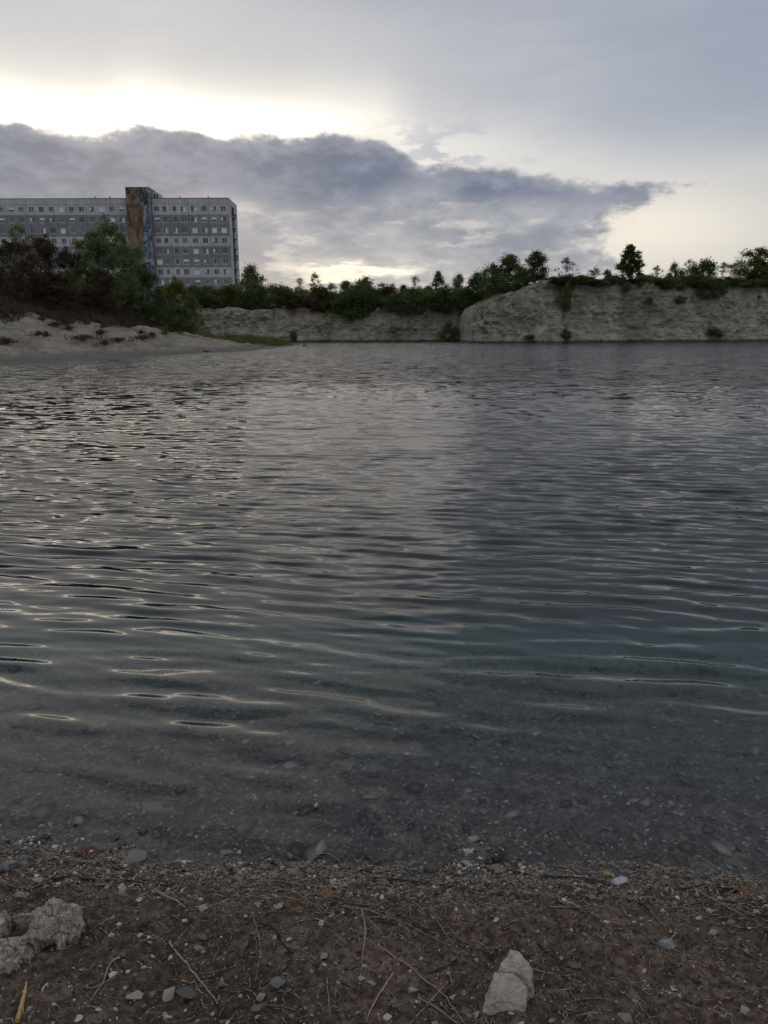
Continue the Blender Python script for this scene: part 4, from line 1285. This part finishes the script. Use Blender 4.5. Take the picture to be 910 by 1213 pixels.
# ------------------------------------------------------------------ sticks and twigs (polylines traced on the ground)
def cv(crop, pts):
    ox, sx_ = {5: (0, 3.033), 6: (300, 3.033), 7: (600, 2.935)}[crop]
    return [(ox + a / sx_, 980 + b / sx_) for a, b in pts]
TW = [(5,[(180,180),(400,195),(620,212)],3.2,'darktwig'),(5,[(360,120),(500,185),(630,205),(800,240),(910,290)],2.0,'twig'),(5,[(480,205),(560,235),(610,268)],2.0,'twig'),
 (5,[(560,225),(665,288)],2.4,'reed'),(5,[(740,155),(700,190),(640,270)],1.8,'twig'),(5,[(580,495),(700,440),(770,385),(905,388)],1.6,'twig'),(5,[(610,420),(660,490),(785,640)],2.4,'reed'),
 (5,[(645,540),(760,525),(880,500)],1.4,'reed'),(5,[(290,575),(350,575),(430,530)],1.9,'reed'),(5,[(430,475),(395,500),(370,560),(325,620)],1.9,'reed'),(5,[(185,490),(140,570),(118,700)],1.4,'twig'),
 (5,[(640,420),(680,360)],1.4,'twig'),(5,[(800,600),(870,600),(910,575)],1.7,'twig'),(5,[(0,195),(50,225),(140,215),(200,190)],1.7,'reed'),(5,[(380,118),(430,150),(520,180)],1.6,'darktwig'),
 (5,[(120,220),(210,190)],3.0,'darktwig'),(5,[(620,455),(630,520),(650,560)],1.2,'twig'),(5,[(830,440),(828,500)],1.0,'twig'),
 (6,[(70,195),(250,215),(430,250)],1.6,'twig'),(6,[(150,240),(300,255),(470,290)],2.0,'reed'),(6,[(0,310),(150,310),(340,240)],1.6,'twig'),(6,[(300,280),(420,305),(480,330),(590,380),(710,430)],2.0,'twig'),
 (6,[(390,300),(403,370),(395,470),(378,575)],1.8,'reed'),(6,[(320,412),(385,395),(445,350)],1.7,'twig'),(6,[(0,320),(20,400),(30,450),(10,550)],1.9,'twig'),(6,[(90,395),(150,490),(80,545),(0,575)],1.9,'darktwig'),
 (6,[(170,455),(225,505)],1.5,'twig'),(6,[(295,540),(385,585)],1.7,'darktwig'),(6,[(265,540),(270,610),(280,700)],1.5,'reed'),(6,[(470,440),(560,510),(680,590),(760,705)],2.2,'reed'),
 (6,[(505,525),(450,610),(403,705)],2.0,'reed'),(6,[(590,600),(660,650),(735,705)],2.9,'reed'),(6,[(565,705),(620,640),(700,560)],1.7,'reed'),(6,[(640,520),(770,500)],1.8,'darktwig'),
 (6,[(440,440),(450,500),(430,545)],1.4,'twig'),(6,[(30,640),(155,652)],1.9,'twig'),(6,[(600,355),(660,395),(700,390)],2.2,'twig'),(6,[(390,185),(600,200),(730,225),(900,245)],2.0,'darktwig'),
 (6,[(660,330),(690,390),(710,420)],2.0,'reed'),(6,[(220,480),(260,435)],1.4,'twig'),(6,[(440,575),(490,610)],1.4,'twig'),(6,[(700,505),(715,580)],1.4,'reed'),(6,[(460,345),(600,370),(770,420)],2.2,'darktwig'),
 (6,[(20,345),(60,360),(100,400)],2.0,'darktwig'),(6,[(0,385),(190,392)],1.2,'twig'),(6,[(220,320),(270,345)],2.2,'reed'),(6,[(560,265),(620,310),(600,355)],1.4,'twig'),(6,[(110,360),(210,325)],1.6,'twig'),
 (6,[(5,370),(12,480)],2.0,'twig'),
 (7,[(38,155),(200,185),(400,215)],2.0,'darktwig'),(7,[(60,290),(250,285),(330,270)],2.0,'twig'),(7,[(310,280),(250,320),(190,390)],1.7,'twig'),(7,[(385,270),(440,350),(520,420)],1.8,'twig'),
 (7,[(110,415),(150,450),(205,478)],1.9,'darktwig'),(7,[(200,605),(310,590),(380,605)],1.5,'twig'),(7,[(240,530),(232,570)],1.4,'twig'),(7,[(530,570),(515,615)],1.6,'twig'),(7,[(205,640),(215,655),(190,684)],1.5,'reed'),
 (7,[(590,370),(555,405)],1.6,'reed'),(7,[(635,265),(630,330),(600,400)],1.5,'twig'),(7,[(600,185),(700,250),(835,320)],2.1,'reed'),(7,[(430,180),(600,178),(760,182)],1.4,'twig'),(7,[(560,215),(660,215),(800,215)],2.4,'darktwig'),
 (7,[(600,255),(740,262),(905,275)],2.0,'twig'),(7,[(640,200),(670,240)],2.6,'reed'),(7,[(660,490),(720,540)],1.5,'twig'),(7,[(700,230),(830,220)],2.6,'darktwig'),(7,[(170,190),(180,220),(120,260)],1.6,'twig'),
 (7,[(460,265),(500,290)],3.4,'darktwig'),(7,[(210,255),(260,290)],3.0,'reed'),(7,[(220,150),(280,195)],2.6,'twig')]
TN = {'darktwig': 'dark wet', 'twig': 'brown', 'reed': 'pale dry'}
for i, (cr, pts, wpx, m) in enumerate(TW):
    pp = cv(cr, pts)
    # resample with slight wobble
    W = [on_ground(a, b) for a, b in pp]
    dense = []
    for a, b in zip(W[:-1], W[1:]):
        k = max(3, int((b - a).length / 0.02))
        for j in range(k): dense.append(a.lerp(b, j / k))
    dense.append(W[-1])
    # smooth corners
    for _ in range(2):
        dense = [dense[0]] + [(dense[j - 1] + dense[j] * 2 + dense[j + 1]) / 4 for j in range(1, len(dense) - 1)] + [dense[-1]]
    rr = px_size(W[0], wpx) * 0.5
    L = len(dense)
    base = W[0].copy()
    base.z = float(ground_h(base.x, base.y))
    P = []
    lift = rs.uniform(0.001, 0.006)
    for j, q in enumerate(dense):
        jit = Vector((rs.gauss(0, 1), rs.gauss(0, 1), 0)) * rr * 0.5
        z = max(float(ground_h(q.x, q.y)) + rr * 0.6, 0.0) + lift * math.sin(PI * j / L) 
        P.append(Vector((q.x, q.y, z)) + jit)
    for _ in range(2):
        P = [P[0]] + [Vector((P[j].x, P[j].y, (P[j-1].z + P[j].z * 2 + P[j+1].z) / 4)) for j in range(1, L - 1)] + [P[-1]]
    rads_ = [rr * (1.0 - 0.5 * j / L) * rs.uniform(0.85, 1.2) for j in range(L)]
    b = MB().tube([q - base for q in P], rads_, 6)
    # a side shoot now and then
    if L > 8 and rs.random() < 0.45:
        j = rs.randrange(2, L - 3)
        d_ = (P[j + 1] - P[j]).normalized()
        sd = Vector((-d_.y, d_.x, 0.15)) * rs.choice([-1, 1])
        ln = rs.uniform(0.015, 0.05)
        b.tube([P[j] - base, P[j] - base + (d_ * 0.6 + sd) * ln * 0.5, P[j] - base + (d_ + sd * 0.8) * ln], [rr * 0.5, rr * 0.4, rr * 0.2], 5)
    o = link('stick' if wpx > 2.3 else 'twig', b.me('twig_mesh', True), M[m], loc=base)
    mpx = pp[len(pp) // 2]
    ln = sum((b_ - a_).length for a_, b_ in zip(W[:-1], W[1:]))
    place_label(o, f"{'long' if ln > 0.22 else ('short' if ln < 0.08 else 'thin')} {TN[m]} {'stick' if wpx > 2.3 else 'twig'}", *mpx)
    tag(o, None, 'stick' if wpx > 2.3 else 'twig', 'twigs and sticks lying on the shore')

# resolve shared wordings by order along the picture
byt = {}
for L_ in LABELS: byt.setdefault(L_[1], []).append(L_)
for text, ls in byt.items():
    if len(ls) == 1: ls[0][0]['label'] = text
    else:
        ls.sort(key=lambda q: q[2])
        for i, q in enumerate(ls): q[0]['label'] = f'{text}, {ordw(i)}'

# straw with nodes
st_pts = [on_ground(a, b) for a, b in cv(5, [(97, 562), (90, 600), (80, 640), (65, 712)])]
b = MB()
base = st_pts[0].copy(); base.z = float(ground_h(base.x, base.y))
P = [Vector((q.x, q.y, float(ground_h(q.x, q.y)) + 0.006)) - base for q in st_pts]
b.tube(P, [0.002, 0.004, 0.005, 0.0055], 7)
b.tube([P[1] - Vector((0.001, 0.004, 0)), P[1], P[1] + Vector((0.001, 0.004, 0))], [0.004, 0.0062, 0.003], 7)
b.tube([P[2], P[2] + Vector((0.018, -0.03, 0.004))], [0.003, 0.001], 5)
tag(link('straw', b.me('straw', True), M['straw'], loc=base), 'thick yellow dry straw below the chalk boulder at the bottom left', 'straw')

# fine litter in the debris strip
b_v, b_f = [], []
mbL = MB()
for i in range(3600):
    px = rs.uniform(-30, 940)
    shy = float(np.interp(px, [a for a, b2 in SH_PX], [b2 for a, b2 in SH_PX]))
    if rs.random() < 0.72:
        py = shy + abs(rs.gauss(14, 20)) - 3
        ang_ = rs.gauss(0, 0.45)
    else:
        py = rs.uniform(shy, 1215); ang_ = rs.uniform(-PI, PI)
    p = on_ground(px, py)
    ln = rs.uniform(0.008, 0.055); r_ = rs.uniform(0.0005, 0.0014)
    d1 = Vector((math.cos(ang_), math.sin(ang_), 0)) * ln
    cvx = Vector((-d1.y, d1.x, 0)) * rs.uniform(-0.3, 0.3)
    q0 = Vector((p.x, p.y, 0)) - d1 / 2; q2 = q0 + d1; q1 = (q0 + q2) / 2 + cvx
    pts3 = [q0, q1, q2]
    for q in pts3: q.z = max(float(ground_h(q.x, q.y)), -0.002) + r_ + rs.uniform(0, 0.004)
    mbL.tube(pts3, [r_, r_, r_ * 0.5], 3, False)
LIT = twig_mat('litter', (0.04, 0.028, 0.02), (0.25, 0.20, 0.15))
tag(link('plant_litter', mbL.me('plant_litter'), LIT), 'tangle of tiny twigs and root fibres washed up along the waterline', 'litter', kind='stuff')

# thin curling root loops at the waterline (left of middle)
for (x0, x1, yy_, lab) in ((300, 355, 1018, 'thin curling root loop in the shallows at the middle left'), (365, 405, 1022, 'second small root loop right beside the larger loop')):
    pts_ = []
    for j in range(17):
        u = j / 16
        q = at_z(x0 + (x1 - x0) * u, yy_ - 9 * math.sin(PI * u), 0.003)
        pts_.append(Vector((q.x, q.y, 0.004 + 0.006 * math.sin(PI * u))))
    base = pts_[0].copy()
    tag(link('root', MB().tube([q - base for q in pts_], [0.0011] * 17, 5).me('root', True), M['reed'], loc=base), lab, 'root', 'root loops at the waterline')

# ------------------------------------------------------------------ leaves, feathers
def leaf_obj(name, px, py, wp, hp, c, lab, cat='leaf', lobes=0, rz=0.0, curl=0.25, z=None):
    p = on_ground(px, py)
    s = px_size(p, wp)
    q = random.Random(px)
    N = 28
    out = []
    for k in range(N):
        th = 2 * PI * k / N
        r = 0.5 * (1 + (0.38 * math.cos(lobes * th) if lobes else 0)) * q.uniform(0.93, 1.05)
        if lobes: r *= 0.85
        out.append((r * math.cos(th), r * math.sin(th) * (hp / wp) * 1.5))
    bm = bmesh.new()
    cvx = bm.verts.new((0, 0, 0.05))
    inner = [bm.verts.new((a * 0.5, b_ * 0.5, 0.05 + curl * (a * a) * 0.4 + q.uniform(-0.03, 0.03))) for a, b_ in out]
    outer = [bm.verts.new((a, b_, 0.03 + curl * (a * a + 0.4 * b_ * b_) + q.uniform(-0.05, 0.06))) for a, b_ in out]
    for k in range(N):
        bm.faces.new((cvx, inner[k], inner[(k + 1) % N]))
        bm.faces.new((inner[k], outer[k], outer[(k + 1) % N], inner[(k + 1) % N]))
    me = bpy.data.meshes.new(name); bm.to_mesh(me); bm.free()
    m, n_, o_ = mat(name + '_blade')
    a = n_.noise(objco(n_), 7.0, 5, 0.65)
    v = n_.voro(objco(n_), 9.0, 'DISTANCE_TO_EDGE')
    colr = n_.mix(n_.ss(a, 0.32, 0.66), tuple(x * 0.5 for x in c), c)
    colr = n_.mix(n_.ss(v, 0.05, 0.0, 0, 0.4), colr, tuple(x * 0.4 for x in c))
    principled(n_, o_, colr, 0.6, a, 0.5, 0.02)
    me.polygons.foreach_set('use_smooth', [True] * len(me.polygons))
    e = empty(name, (p.x, p.y, max(float(ground_h(p.x, p.y)), 0.0) + 0.004 if z is None else z))
    e.scale = (s, s, s); e.rotation_euler = (rs.uniform(-0.1, 0.25), rs.uniform(-0.2, 0.2), rz)
    tag(e, lab, cat, 'dead leaves at the waterline')
    link('blade', me, m, e)
    link('stem', MB().tube([(-0.75, 0, 0.02), (-0.3, 0.02, 0.06), (0.35, 0, 0.08)], [0.03, 0.028, 0.01], 5).me('stem', True), M['twig'], e)
leaf_obj('dead_leaf', 387, 1062, 15, 12, (0.20, 0.095, 0.05), 'orange brown dead leaf among the sticks left of the middle', rz=0.4)
leaf_obj('dead_leaf', 881, 1058, 14, 13, (0.22, 0.075, 0.035), 'orange star-shaped leaf at the right end of the waterline', lobes=5, rz=1.2)
leaf_obj('dead_leaf', 211, 1045, 17, 6, (0.19, 0.07, 0.045), 'reddish narrow leaf at the tip of the long dark stick', rz=-0.15)
leaf_obj('dead_leaf', 104, 1011, 24, 12, (0.11, 0.035, 0.02), 'dark red brown leaf in the water at the left', rz=0.1)
leaf_obj('dead_leaf', 719, 1040, 7, 6, (0.42, 0.26, 0.05), 'tiny yellow leaf beside the white quill feather', rz=0.8)
leaf_obj('dead_leaf', 354, 1079, 10, 6, (0.24, 0.11, 0.05), 'small curled brown leaf left of the orange brown leaf', rz=0.8)
leaf_obj('dead_leaf', 680, 1148, 9, 11, (0.17, 0.12, 0.06), 'small crumpled tan leaf right of the two-lobed rock', rz=1.4, curl=0.6)

FE = flat('white_feather', (0.34, 0.35, 0.375), 0.8, 0.08, 90)
def feather(px, py, wp, rz, lab, seed, fluff):
    p = on_ground(px, py)
    L = px_size(p, wp)
    q = random.Random(seed)
    e = empty('feather', (p.x, p.y, float(ground_h(p.x, p.y)) + 0.006))
    e.rotation_euler = (0, 0, rz)
    tag(e, lab, 'feather', 'white feathers')
    link('quill', MB().tube([(-L * .6, 0, 0), (0, 0, 0.003), (L * .5, 0.002, 0.002)], [0.0009, 0.0007, 0.0002], 5).me('quill', True), FE, e)
    V, Fc = [], []
    nb = 800 if fluff else 150
    for k in range(nb):
        if fluff:
            a = q.uniform(0, 2 * PI); rr = L * 0.28 * q.random()
            x0, y0 = q.gauss(0, L * .12), q.gauss(0, L * .08)
            ln = q.uniform(0.2, 0.5) * L
            x1, y1, z1 = x0 + math.cos(a) * ln, y0 + math.sin(a) * ln * 0.7, q.uniform(0, 0.01)
        else:
            u = k / nb; x0 = -L * .45 + L * .95 * u; y0 = 0
            sd = 1 if k % 2 else -1
            wd = math.sin(PI * min(1, u * 0.85 + 0.15)) ** 0.6 * L * 0.24
            x1, y1, z1 = x0 + wd * 0.7, sd * wd * q.uniform(0.85, 1.05), 0.003 + q.uniform(0, 0.003)
        b0 = len(V)
        tw = 0.00028 if fluff else 0.0011
        V += [(x0 - tw, y0, 0.003), (x0 + tw, y0, 0.0035), (x1 + tw * .6, y1, z1), (x1 - tw * .6, y1, z1)]
        Fc.append((b0, b0 + 1, b0 + 2, b0 + 3))
    me = bpy.data.meshes.new('vane'); me.from_pydata(V, [], Fc); me.update()
    link('vane', me, FE, e)
feather(733, 1047, 24, 0.45, 'white quill feather with a bluish sheen at the waterline', 1, False)
feather(790, 1124, 20, 0.1, 'fluffy white down feather lying on the bare brown soil', 2, True)
feather(375, 972, 7, 1.3, 'tiny white feather afloat in the shallows', 3, False)
bpy.data.objects['feather.002'].location.z = 0.006
feather(463, 1064, 9, 0.6, 'small white scrap of down among the sticks in the middle', 4, True)

# things on the far beach
pd = ray_bank(243, 417)
if pd:
    tag(link('driftwood', hull_me('driftwood', 801, 14, 0.5, 2.0), M['darktwig'], loc=(pd.x, pd.y, bank_z(pd.x, pd.y) + 0.03)),
        'small dark lump of driftwood on the sand beach of the spit', 'driftwood').scale = (0.55, 0.3, 0.4)
pd = at_z(361, 410)
tag(link('shore_stone', hull_me('shore_stone', 802, 16, 0.7, 1.4), M['brown'], loc=(pd.x, pd.y, 0.05)), 'lone dark stone in the water off the tip of the spit', 'stone').scale = (0.7, 0.5, 0.4)

# ------------------------------------------------------------------ apartment building
def panel_mat(name, c):
    m, n, o = mat(name)
    p = pos(n)
    a = n.noise(p, 0.35, 5, 0.65)
    s_ = n.noise(n.vm('MULTIPLY', p, (2.0, 2.0, 0.18)), 1.0, 4, 0.6)
    f = n.add(n.mul(a, 0.5), n.mul(s_, 0.5))
    col = n.mix(n.ss(f, 0.35, 0.65), tuple(x * 0.8 for x in c), tuple(x * 1.12 for x in c))
    col = n.vm('SCALE', col, scale=n.lin(orand(n), 0, 1, 0.93, 1.06))
    principled(n, o, col, 0.9, n.noise(p, 9.0, 4, 0.7), 0.3, 0.02)
    return m
PL = panel_mat('light_panel', (0.41, 0.43, 0.45))
PD = panel_mat('dark_panel', (0.215, 0.222, 0.245))
PT = panel_mat('parapet_panel', (0.38, 0.41, 0.40))
JO = flat('joint', (0.07, 0.07, 0.07), 0.9)
FRW = flat('window_frame_white', (0.62, 0.63, 0.62), 0.5)
FRG = flat('window_frame_grey', (0.26, 0.26, 0.27), 0.6)
CUR = flat('curtain', (0.62, 0.68, 0.64), 0.8, 0.05)
def glass():
    m, n, o = mat('window_glass')
    r = orand(n)
    p = n.node('ShaderNodeBsdfPrincipled')
    n.put(p.inputs['Base Color'], n.mix(r, (0.02, 0.025, 0.035), (0.10, 0.105, 0.13)))
    p.inputs['Roughness'].default_value = 0.12
    p.inputs['Specular IOR Level'].default_value = 0.8
    n.l.new(p.outputs[0], o.inputs[0])
    return m
GL = glass()
Yb = 228.0
SH = 2.8
ptop = at_y(270.3, 234.6, Yb)
ZR = ptop.z                     # roof edge
XR = ptop.x                     # right corner
XL = at_y(179.5, 234.6, Yb).x   # right section begins
bld = empty('apartment_building', (XL, Yb, 0))
tag(bld, 'long grey eleven-storey panel apartment block with a painted stair tower, behind the trees', 'building')
def bpart(name, me, m, parent=bld, loc=(0, 0, 0)):
    o = link(name, me, m, parent)
    o.location = loc
    return o
para = 1.55
storeys = 11
ZB = ZR - para - storeys * SH
DEPTH = 12.5
LX = XL - 8.2 - 66              # left end, far outside the picture
# core volume behind the panels
bpart('core_wall', MB().box(LX - XL, XR - XL - 0.15, 0.30, DEPTH, ZB - 4, ZR - 0.25).me('core'), JO)
bpart('roof', MB().box(LX - XL, XR - XL - 0.2, 0.35, DEPTH - 0.1, ZR - 0.24, ZR - 0.12).me('roof'), JO)
PMC = {}
def panel(x0, x1, z0, z1, holes, m, name='wall_panel', thick=0.22):
    """front panel with window holes; coordinates local to the building, origin at panel's lower left"""
    w_, h_ = round(x1 - x0, 2), round(z1 - z0, 2)
    key = (w_, h_, tuple((round(a - x0, 2), round(b - x0, 2), round(c - z0, 2), round(d_ - z0, 2)) for a, b, c, d_ in holes), m.name)
    if key not in PMC:
        b = MB(); g_ = 0.03
        hs_ = key[2]
        y0, y1 = 0.0, thick
        cur = g_
        if hs_:
            zb_, zt_ = hs_[0][2], hs_[0][3]
            b.box(g_, w_ - g_, y0, y1, g_, zb_)
            b.box(g_, w_ - g_, y0, y1, zt_, h_ - g_)
            for (a, c, _, _) in hs_:
                b.box(cur, a, y0, y1, zb_, zt_); cur = c
            b.box(cur, w_ - g_, y0, y1, zb_, zt_)
        else:
            b.box(g_, w_ - g_, y0, y1, g_, h_ - g_)
        me = b.me('panel'); me.materials.append(m); PMC[key] = me
    return bpart(name, PMC[key], None, bld, (x0, 0, z0))
WMC = {}
def win_mesh(w_, h_, fm):
    k = (w_, h_, fm.name)
    if k not in WMC:
        b = MB(); f = 0.07
        b.box(0, w_, 0.10, 0.16, 0, f); b.box(0, w_, 0.10, 0.16, h_ - f, h_)
        b.box(0, f, 0.10, 0.16, f, h_ - f); b.box(w_ - f, w_, 0.10, 0.16, f, h_ - f)
        if w_ > 1.3: b.box(w_ * 0.55, w_ * 0.55 + f, 0.10, 0.16, f, h_ - f)
        fr = b.me('frame'); fr.materials.append(fm)
        pn = MB().box(f, w_ - f, 0.135, 0.150, f, h_ - f).me('pane'); pn.materials.append(GL)
        sl2 = MB().box(-0.06, w_ + 0.06, -0.09, 0.10, -0.10, -0.003).me('sill'); sl2.materials.append(FRW)
        WMC[k] = (fr, pn, sl2)
    return WMC[k]
def cur_mesh(w_, h_, mode):
    k = (w_, h_, mode)
    if k not in WMC:
        f = 0.08; b = MB()
        if mode == 1: b.box(f, w_ - f, 0.115, 0.128, f, h_ - f)
        elif mode == 2: b.box(f, w_ - f, 0.115, 0.128, h_ * 0.5, h_ - f)
        elif mode == 3: b.box(w_ * 0.5, w_ - f, 0.115, 0.128, f, h_ - f)
        else: b.box(f, w_ * 0.4, 0.115, 0.128, h_ * 0.3, h_ - f)
        me = b.me('curtain'); me.materials.append(CUR); WMC[k] = me
    return WMC[k]
def window(x, z, w_, h_, mode, white):
    fr, pn, sl2 = win_mesh(w_, h_, FRW if white else FRG)
    o = bpart('window', fr, None, bld, (x, 0, z))
    link('pane', pn, None, o); link('sill', sl2, None, o)
    if mode: link('curtain', cur_mesh(w_, h_, mode), None, o)

def scheme(r):                 # r = 0 top storey
    return PL if r % 3 == 0 else PD
rw = random.Random(9)
# right section: 4 bays of two windows
RWX = [185.2, 194.6, 206.4, 216.8, 229.4, 241.4, 252.8, 264.1]
wx = [at_y(a, 244.6, Yb).x - XL for a in RWX]
ww = [1.55, 1.05, 1.05, 1.55, 1.55, 1.45, 1.45, 1.45]
bounds = [0.0, (wx[1] + wx[2]) / 2, (wx[3] + wx[4]) / 2, (wx[5] + wx[6]) / 2, XR - XL]
curt = {(1, 0): 2, (1, 4): 3, (1, 5): 2, (1, 6): 2, (1, 7): 4, (2, 4): 1, (2, 5): 3, (2, 6): 1, (2, 7): 1, (3, 6): 4, (4, 4): 1, (4, 5): 3, (5, 0): 1, (5, 3): 2, (5, 4): 2, (5, 5): 4,
        (6, 4): 1, (6, 5): 4, (7, 6): 4, (7, 4): 2, (8, 4): 3, (8, 5): 2, (8, 6): 4, (6, 7): 3, (4, 6): 4, (9, 4): 1}
for r in range(storeys):
    z1 = ZR - para - r * SH; z0 = z1 - SH
    for bi in range(4):
        hs_ = []
        for c in (2 * bi, 2 * bi + 1):
            hs_.append((wx[c] - ww[c] / 2, wx[c] + ww[c] / 2, z0 + 0.85, z0 + 2.25))
        panel(bounds[bi], bounds[bi + 1], z0, z1, hs_, scheme(r))
        for j, c in enumerate((2 * bi, 2 * bi + 1)):
            mode = curt.get((r, c), 0 if rw.random() < 0.8 else rw.choice([3, 4]))
            window(hs_[j][0], z0 + 0.85, round(ww[c], 2), 1.4, mode, rw.random() < 0.55)
for bi in range(4):
    panel(bounds[bi], bounds[bi + 1], ZR - para, ZR, [], PT, 'parapet_panel')
bpart('coping', MB().box(-0.05, XR - XL + 0.08, -0.08, 0.34, ZR + 0.002, ZR + 0.10).me('coping'), JO)
# left section
tx0 = at_y(148, 222, Yb).x - XL
nb = 11
bw = 5.6
for r in range(7):
    z1 = ZR - para - r * SH; z0 = z1 - SH
    for bi in range(nb):
        xb = tx0 - 0.6 - (bi + 1) * bw + 0.6
        if xb + bw < at_y(-60, 240, Yb).x - XL: continue
        hs_ = [(xb + 0.75, xb + 2.15, z0 + 0.85, z0 + 2.25), (xb + 3.5, xb + 4.9, z0 + 0.85, z0 + 2.25)]
        panel(xb, xb + bw, z0, z1, hs_, scheme(r))
        for q in hs_:
            window(q[0], z0 + 0.85, 1.4, 1.4, 0 if rw.random() < 0.62 else rw.choice([1, 2, 2, 3, 4]), rw.random() < 0.6)
for bi in range(nb):
    xb = tx0 - (bi + 1) * bw
    if xb + bw < at_y(-60, 240, Yb).x - XL: continue
    panel(xb, xb + bw, ZR - para, ZR, [], PT, 'parapet_panel')
bpart('coping', MB().box(at_y(-60, 240, Yb).x - XL - 6, tx0, -0.08, 0.34, ZR + 0.002, ZR + 0.10).me('coping_l'), JO)
# stair tower with the painted front
def mural():
    m, n, o = mat('mural_paint')
    p = objco(n)
    x, y, z = n.sep(p)
    warp = n.noise(p, 0.12, 3, 0.5, True)
    pw = n.vm('ADD', p, n.vm('SCALE', n.vm('SUBTRACT', warp, (0.5, 0.5, 0.5)), scale=7.0))
    sw = n.noise(n.vm('MULTIPLY', pw, (1.1, 1, 0.42)), 0.34, 3, 0.6, dist=1.6)
    sw2 = n.noise(n.vm('MULTIPLY', pw, (1.3, 1, 0.5)), 0.5, 3, 0.65, dist=2.2)
    warm = n.ramp(sw, [(0.30, (0.035, 0.018, 0.013)), (0.42, (0.10, 0.055, 0.035)), (0.52, (0.17, 0.12, 0.075)), (0.62, (0.21, 0.20, 0.14)), (0.72, (0.10, 0.05, 0.03))])
    cool = n.ramp(sw2, [(0.30, (0.012, 0.02, 0.045)), (0.45, (0.045, 0.07, 0.115)), (0.54, (0.13, 0.17, 0.21)), (0.62, (0.34, 0.38, 0.40)), (0.72, (0.03, 0.05, 0.10))])
    div = n.add(n.sub(x, n.ss(z, 38, 24, 4.6, 3.4)), n.mul(n.sub(sw, 0.5), 5.0))
    c = n.mix(n.ss(div, -0.5, 0.5), warm, cool)
    hd = n.mul(n.ss(z, ZR - 4, ZR - 0.5), n.ss(n.m('ABSOLUTE', n.sub(x, 3.8)), 3.2, 1.6))
    c = n.mix(n.mul(hd, 0.55), c, n.mix(n.ss(sw2, 0.42, 0.58), (0.03, 0.03, 0.035), (0.22, 0.21, 0.13)))
    principled(n, o, c, 0.8, n.noise(p, 4, 3, 0.6), 0.1, 0.02)
    return m
twl = at_y(148.2, 221.5, Yb - 1.6)
twr = at_y(176.3, 222, Yb - 1.6)
tw = bpart('stair_tower', MB().box(0, twr.x - twl.x, 0.02, 6.5, ZB - 4, twl.z).me('tower'), PD, bld, (twl.x - XL, -1.6, 0))
link('mural', MB().box(0.0, twr.x - twl.x + 0.02, -0.04, 0.017, ZB - 4, twl.z + 0.01).me('mural'), mural(), tw)
tw2 = bpart('lift_housing', MB().box(0, 1.7, 0, 5, ZR - 0.2, ZR + 1.7).me('lift'), PL, bld, (twr.x - XL - 0.1, 0.9, 0))
for q in (0.9, 1.7):
    bpart('roof_vent', MB().box(-0.14, 0.14, 0, 0.3, ZR + 0.1, ZR + 1.25).me('vent'), JO, bld, (twr.x - XL + q, 0.4, 0))
for q in (7.6, 15.5, -12.0, -16.0):
    bpart('roof_vent', MB().tube([(0, 0, ZR - 0.1), (0, 0, ZR + 0.55), (0, 0, ZR + 0.7)], [0.12, 0.12, 0.2], 8).me('vent2'), JO, bld, (q, 1.2, 0))
# east gable: light loggia slabs and railings, darker balconies
GW = panel_mat('gable_light', (0.42, 0.44, 0.44))
gx0 = XR - XL
for r in range(storeys):
    z1 = ZR - para - r * SH; z0 = z1 - SH
    bpart('gable_panel', MB().box(0, 0.2, 0.24, 4.1, z0 + 0.03, z1 - 0.03).me('gp'), GW if r % 2 else PL, bld, (gx0 - 0.15, 0, 0))
    bpart('gable_panel', MB().box(0, 0.2, 8.4, DEPTH, z0 + 0.03, z1 - 0.03).me('gp'), GW if r % 2 else PL, bld, (gx0 - 0.15, 0, 0))
    bs = MB().box(-1.0, 0.6, 4.2, 8.3, z0 - 0.08, z0 + 0.08)
    bo_ = bpart('balcony', bs.me('slab'), GW, bld, (gx0, 0, 0))
    rl = MB().box(0.54, 0.6, 4.2, 8.3, z0 + 0.10, z0 + 1.05) if r % 4 == 0 else MB().box(0.54, 0.6, 4.2, 8.3, z0 + 0.98, z0 + 1.05)
    if r % 4:
        for k in range(11): rl.box(0.55, 0.59, 4.25 + k * 0.4, 4.30 + k * 0.4, z0 + 0.081, z0 + 0.98)
    link('railing', rl.me('railing'), JO if r % 4 == 0 else GW, bo_)
    if r % 4 == 0:
        link('side_screen', MB().box(-0.1, 0.53, 4.2, 4.26, z0 + 0.09, z0 + 2.3).me('screen'), JO, bo_)
bpart('gable_parapet', MB().box(-0.15, 0.1, 0.36, DEPTH, ZR - para, ZR + 0.05).me('gpp'), PT, bld, (gx0, 0, 0))
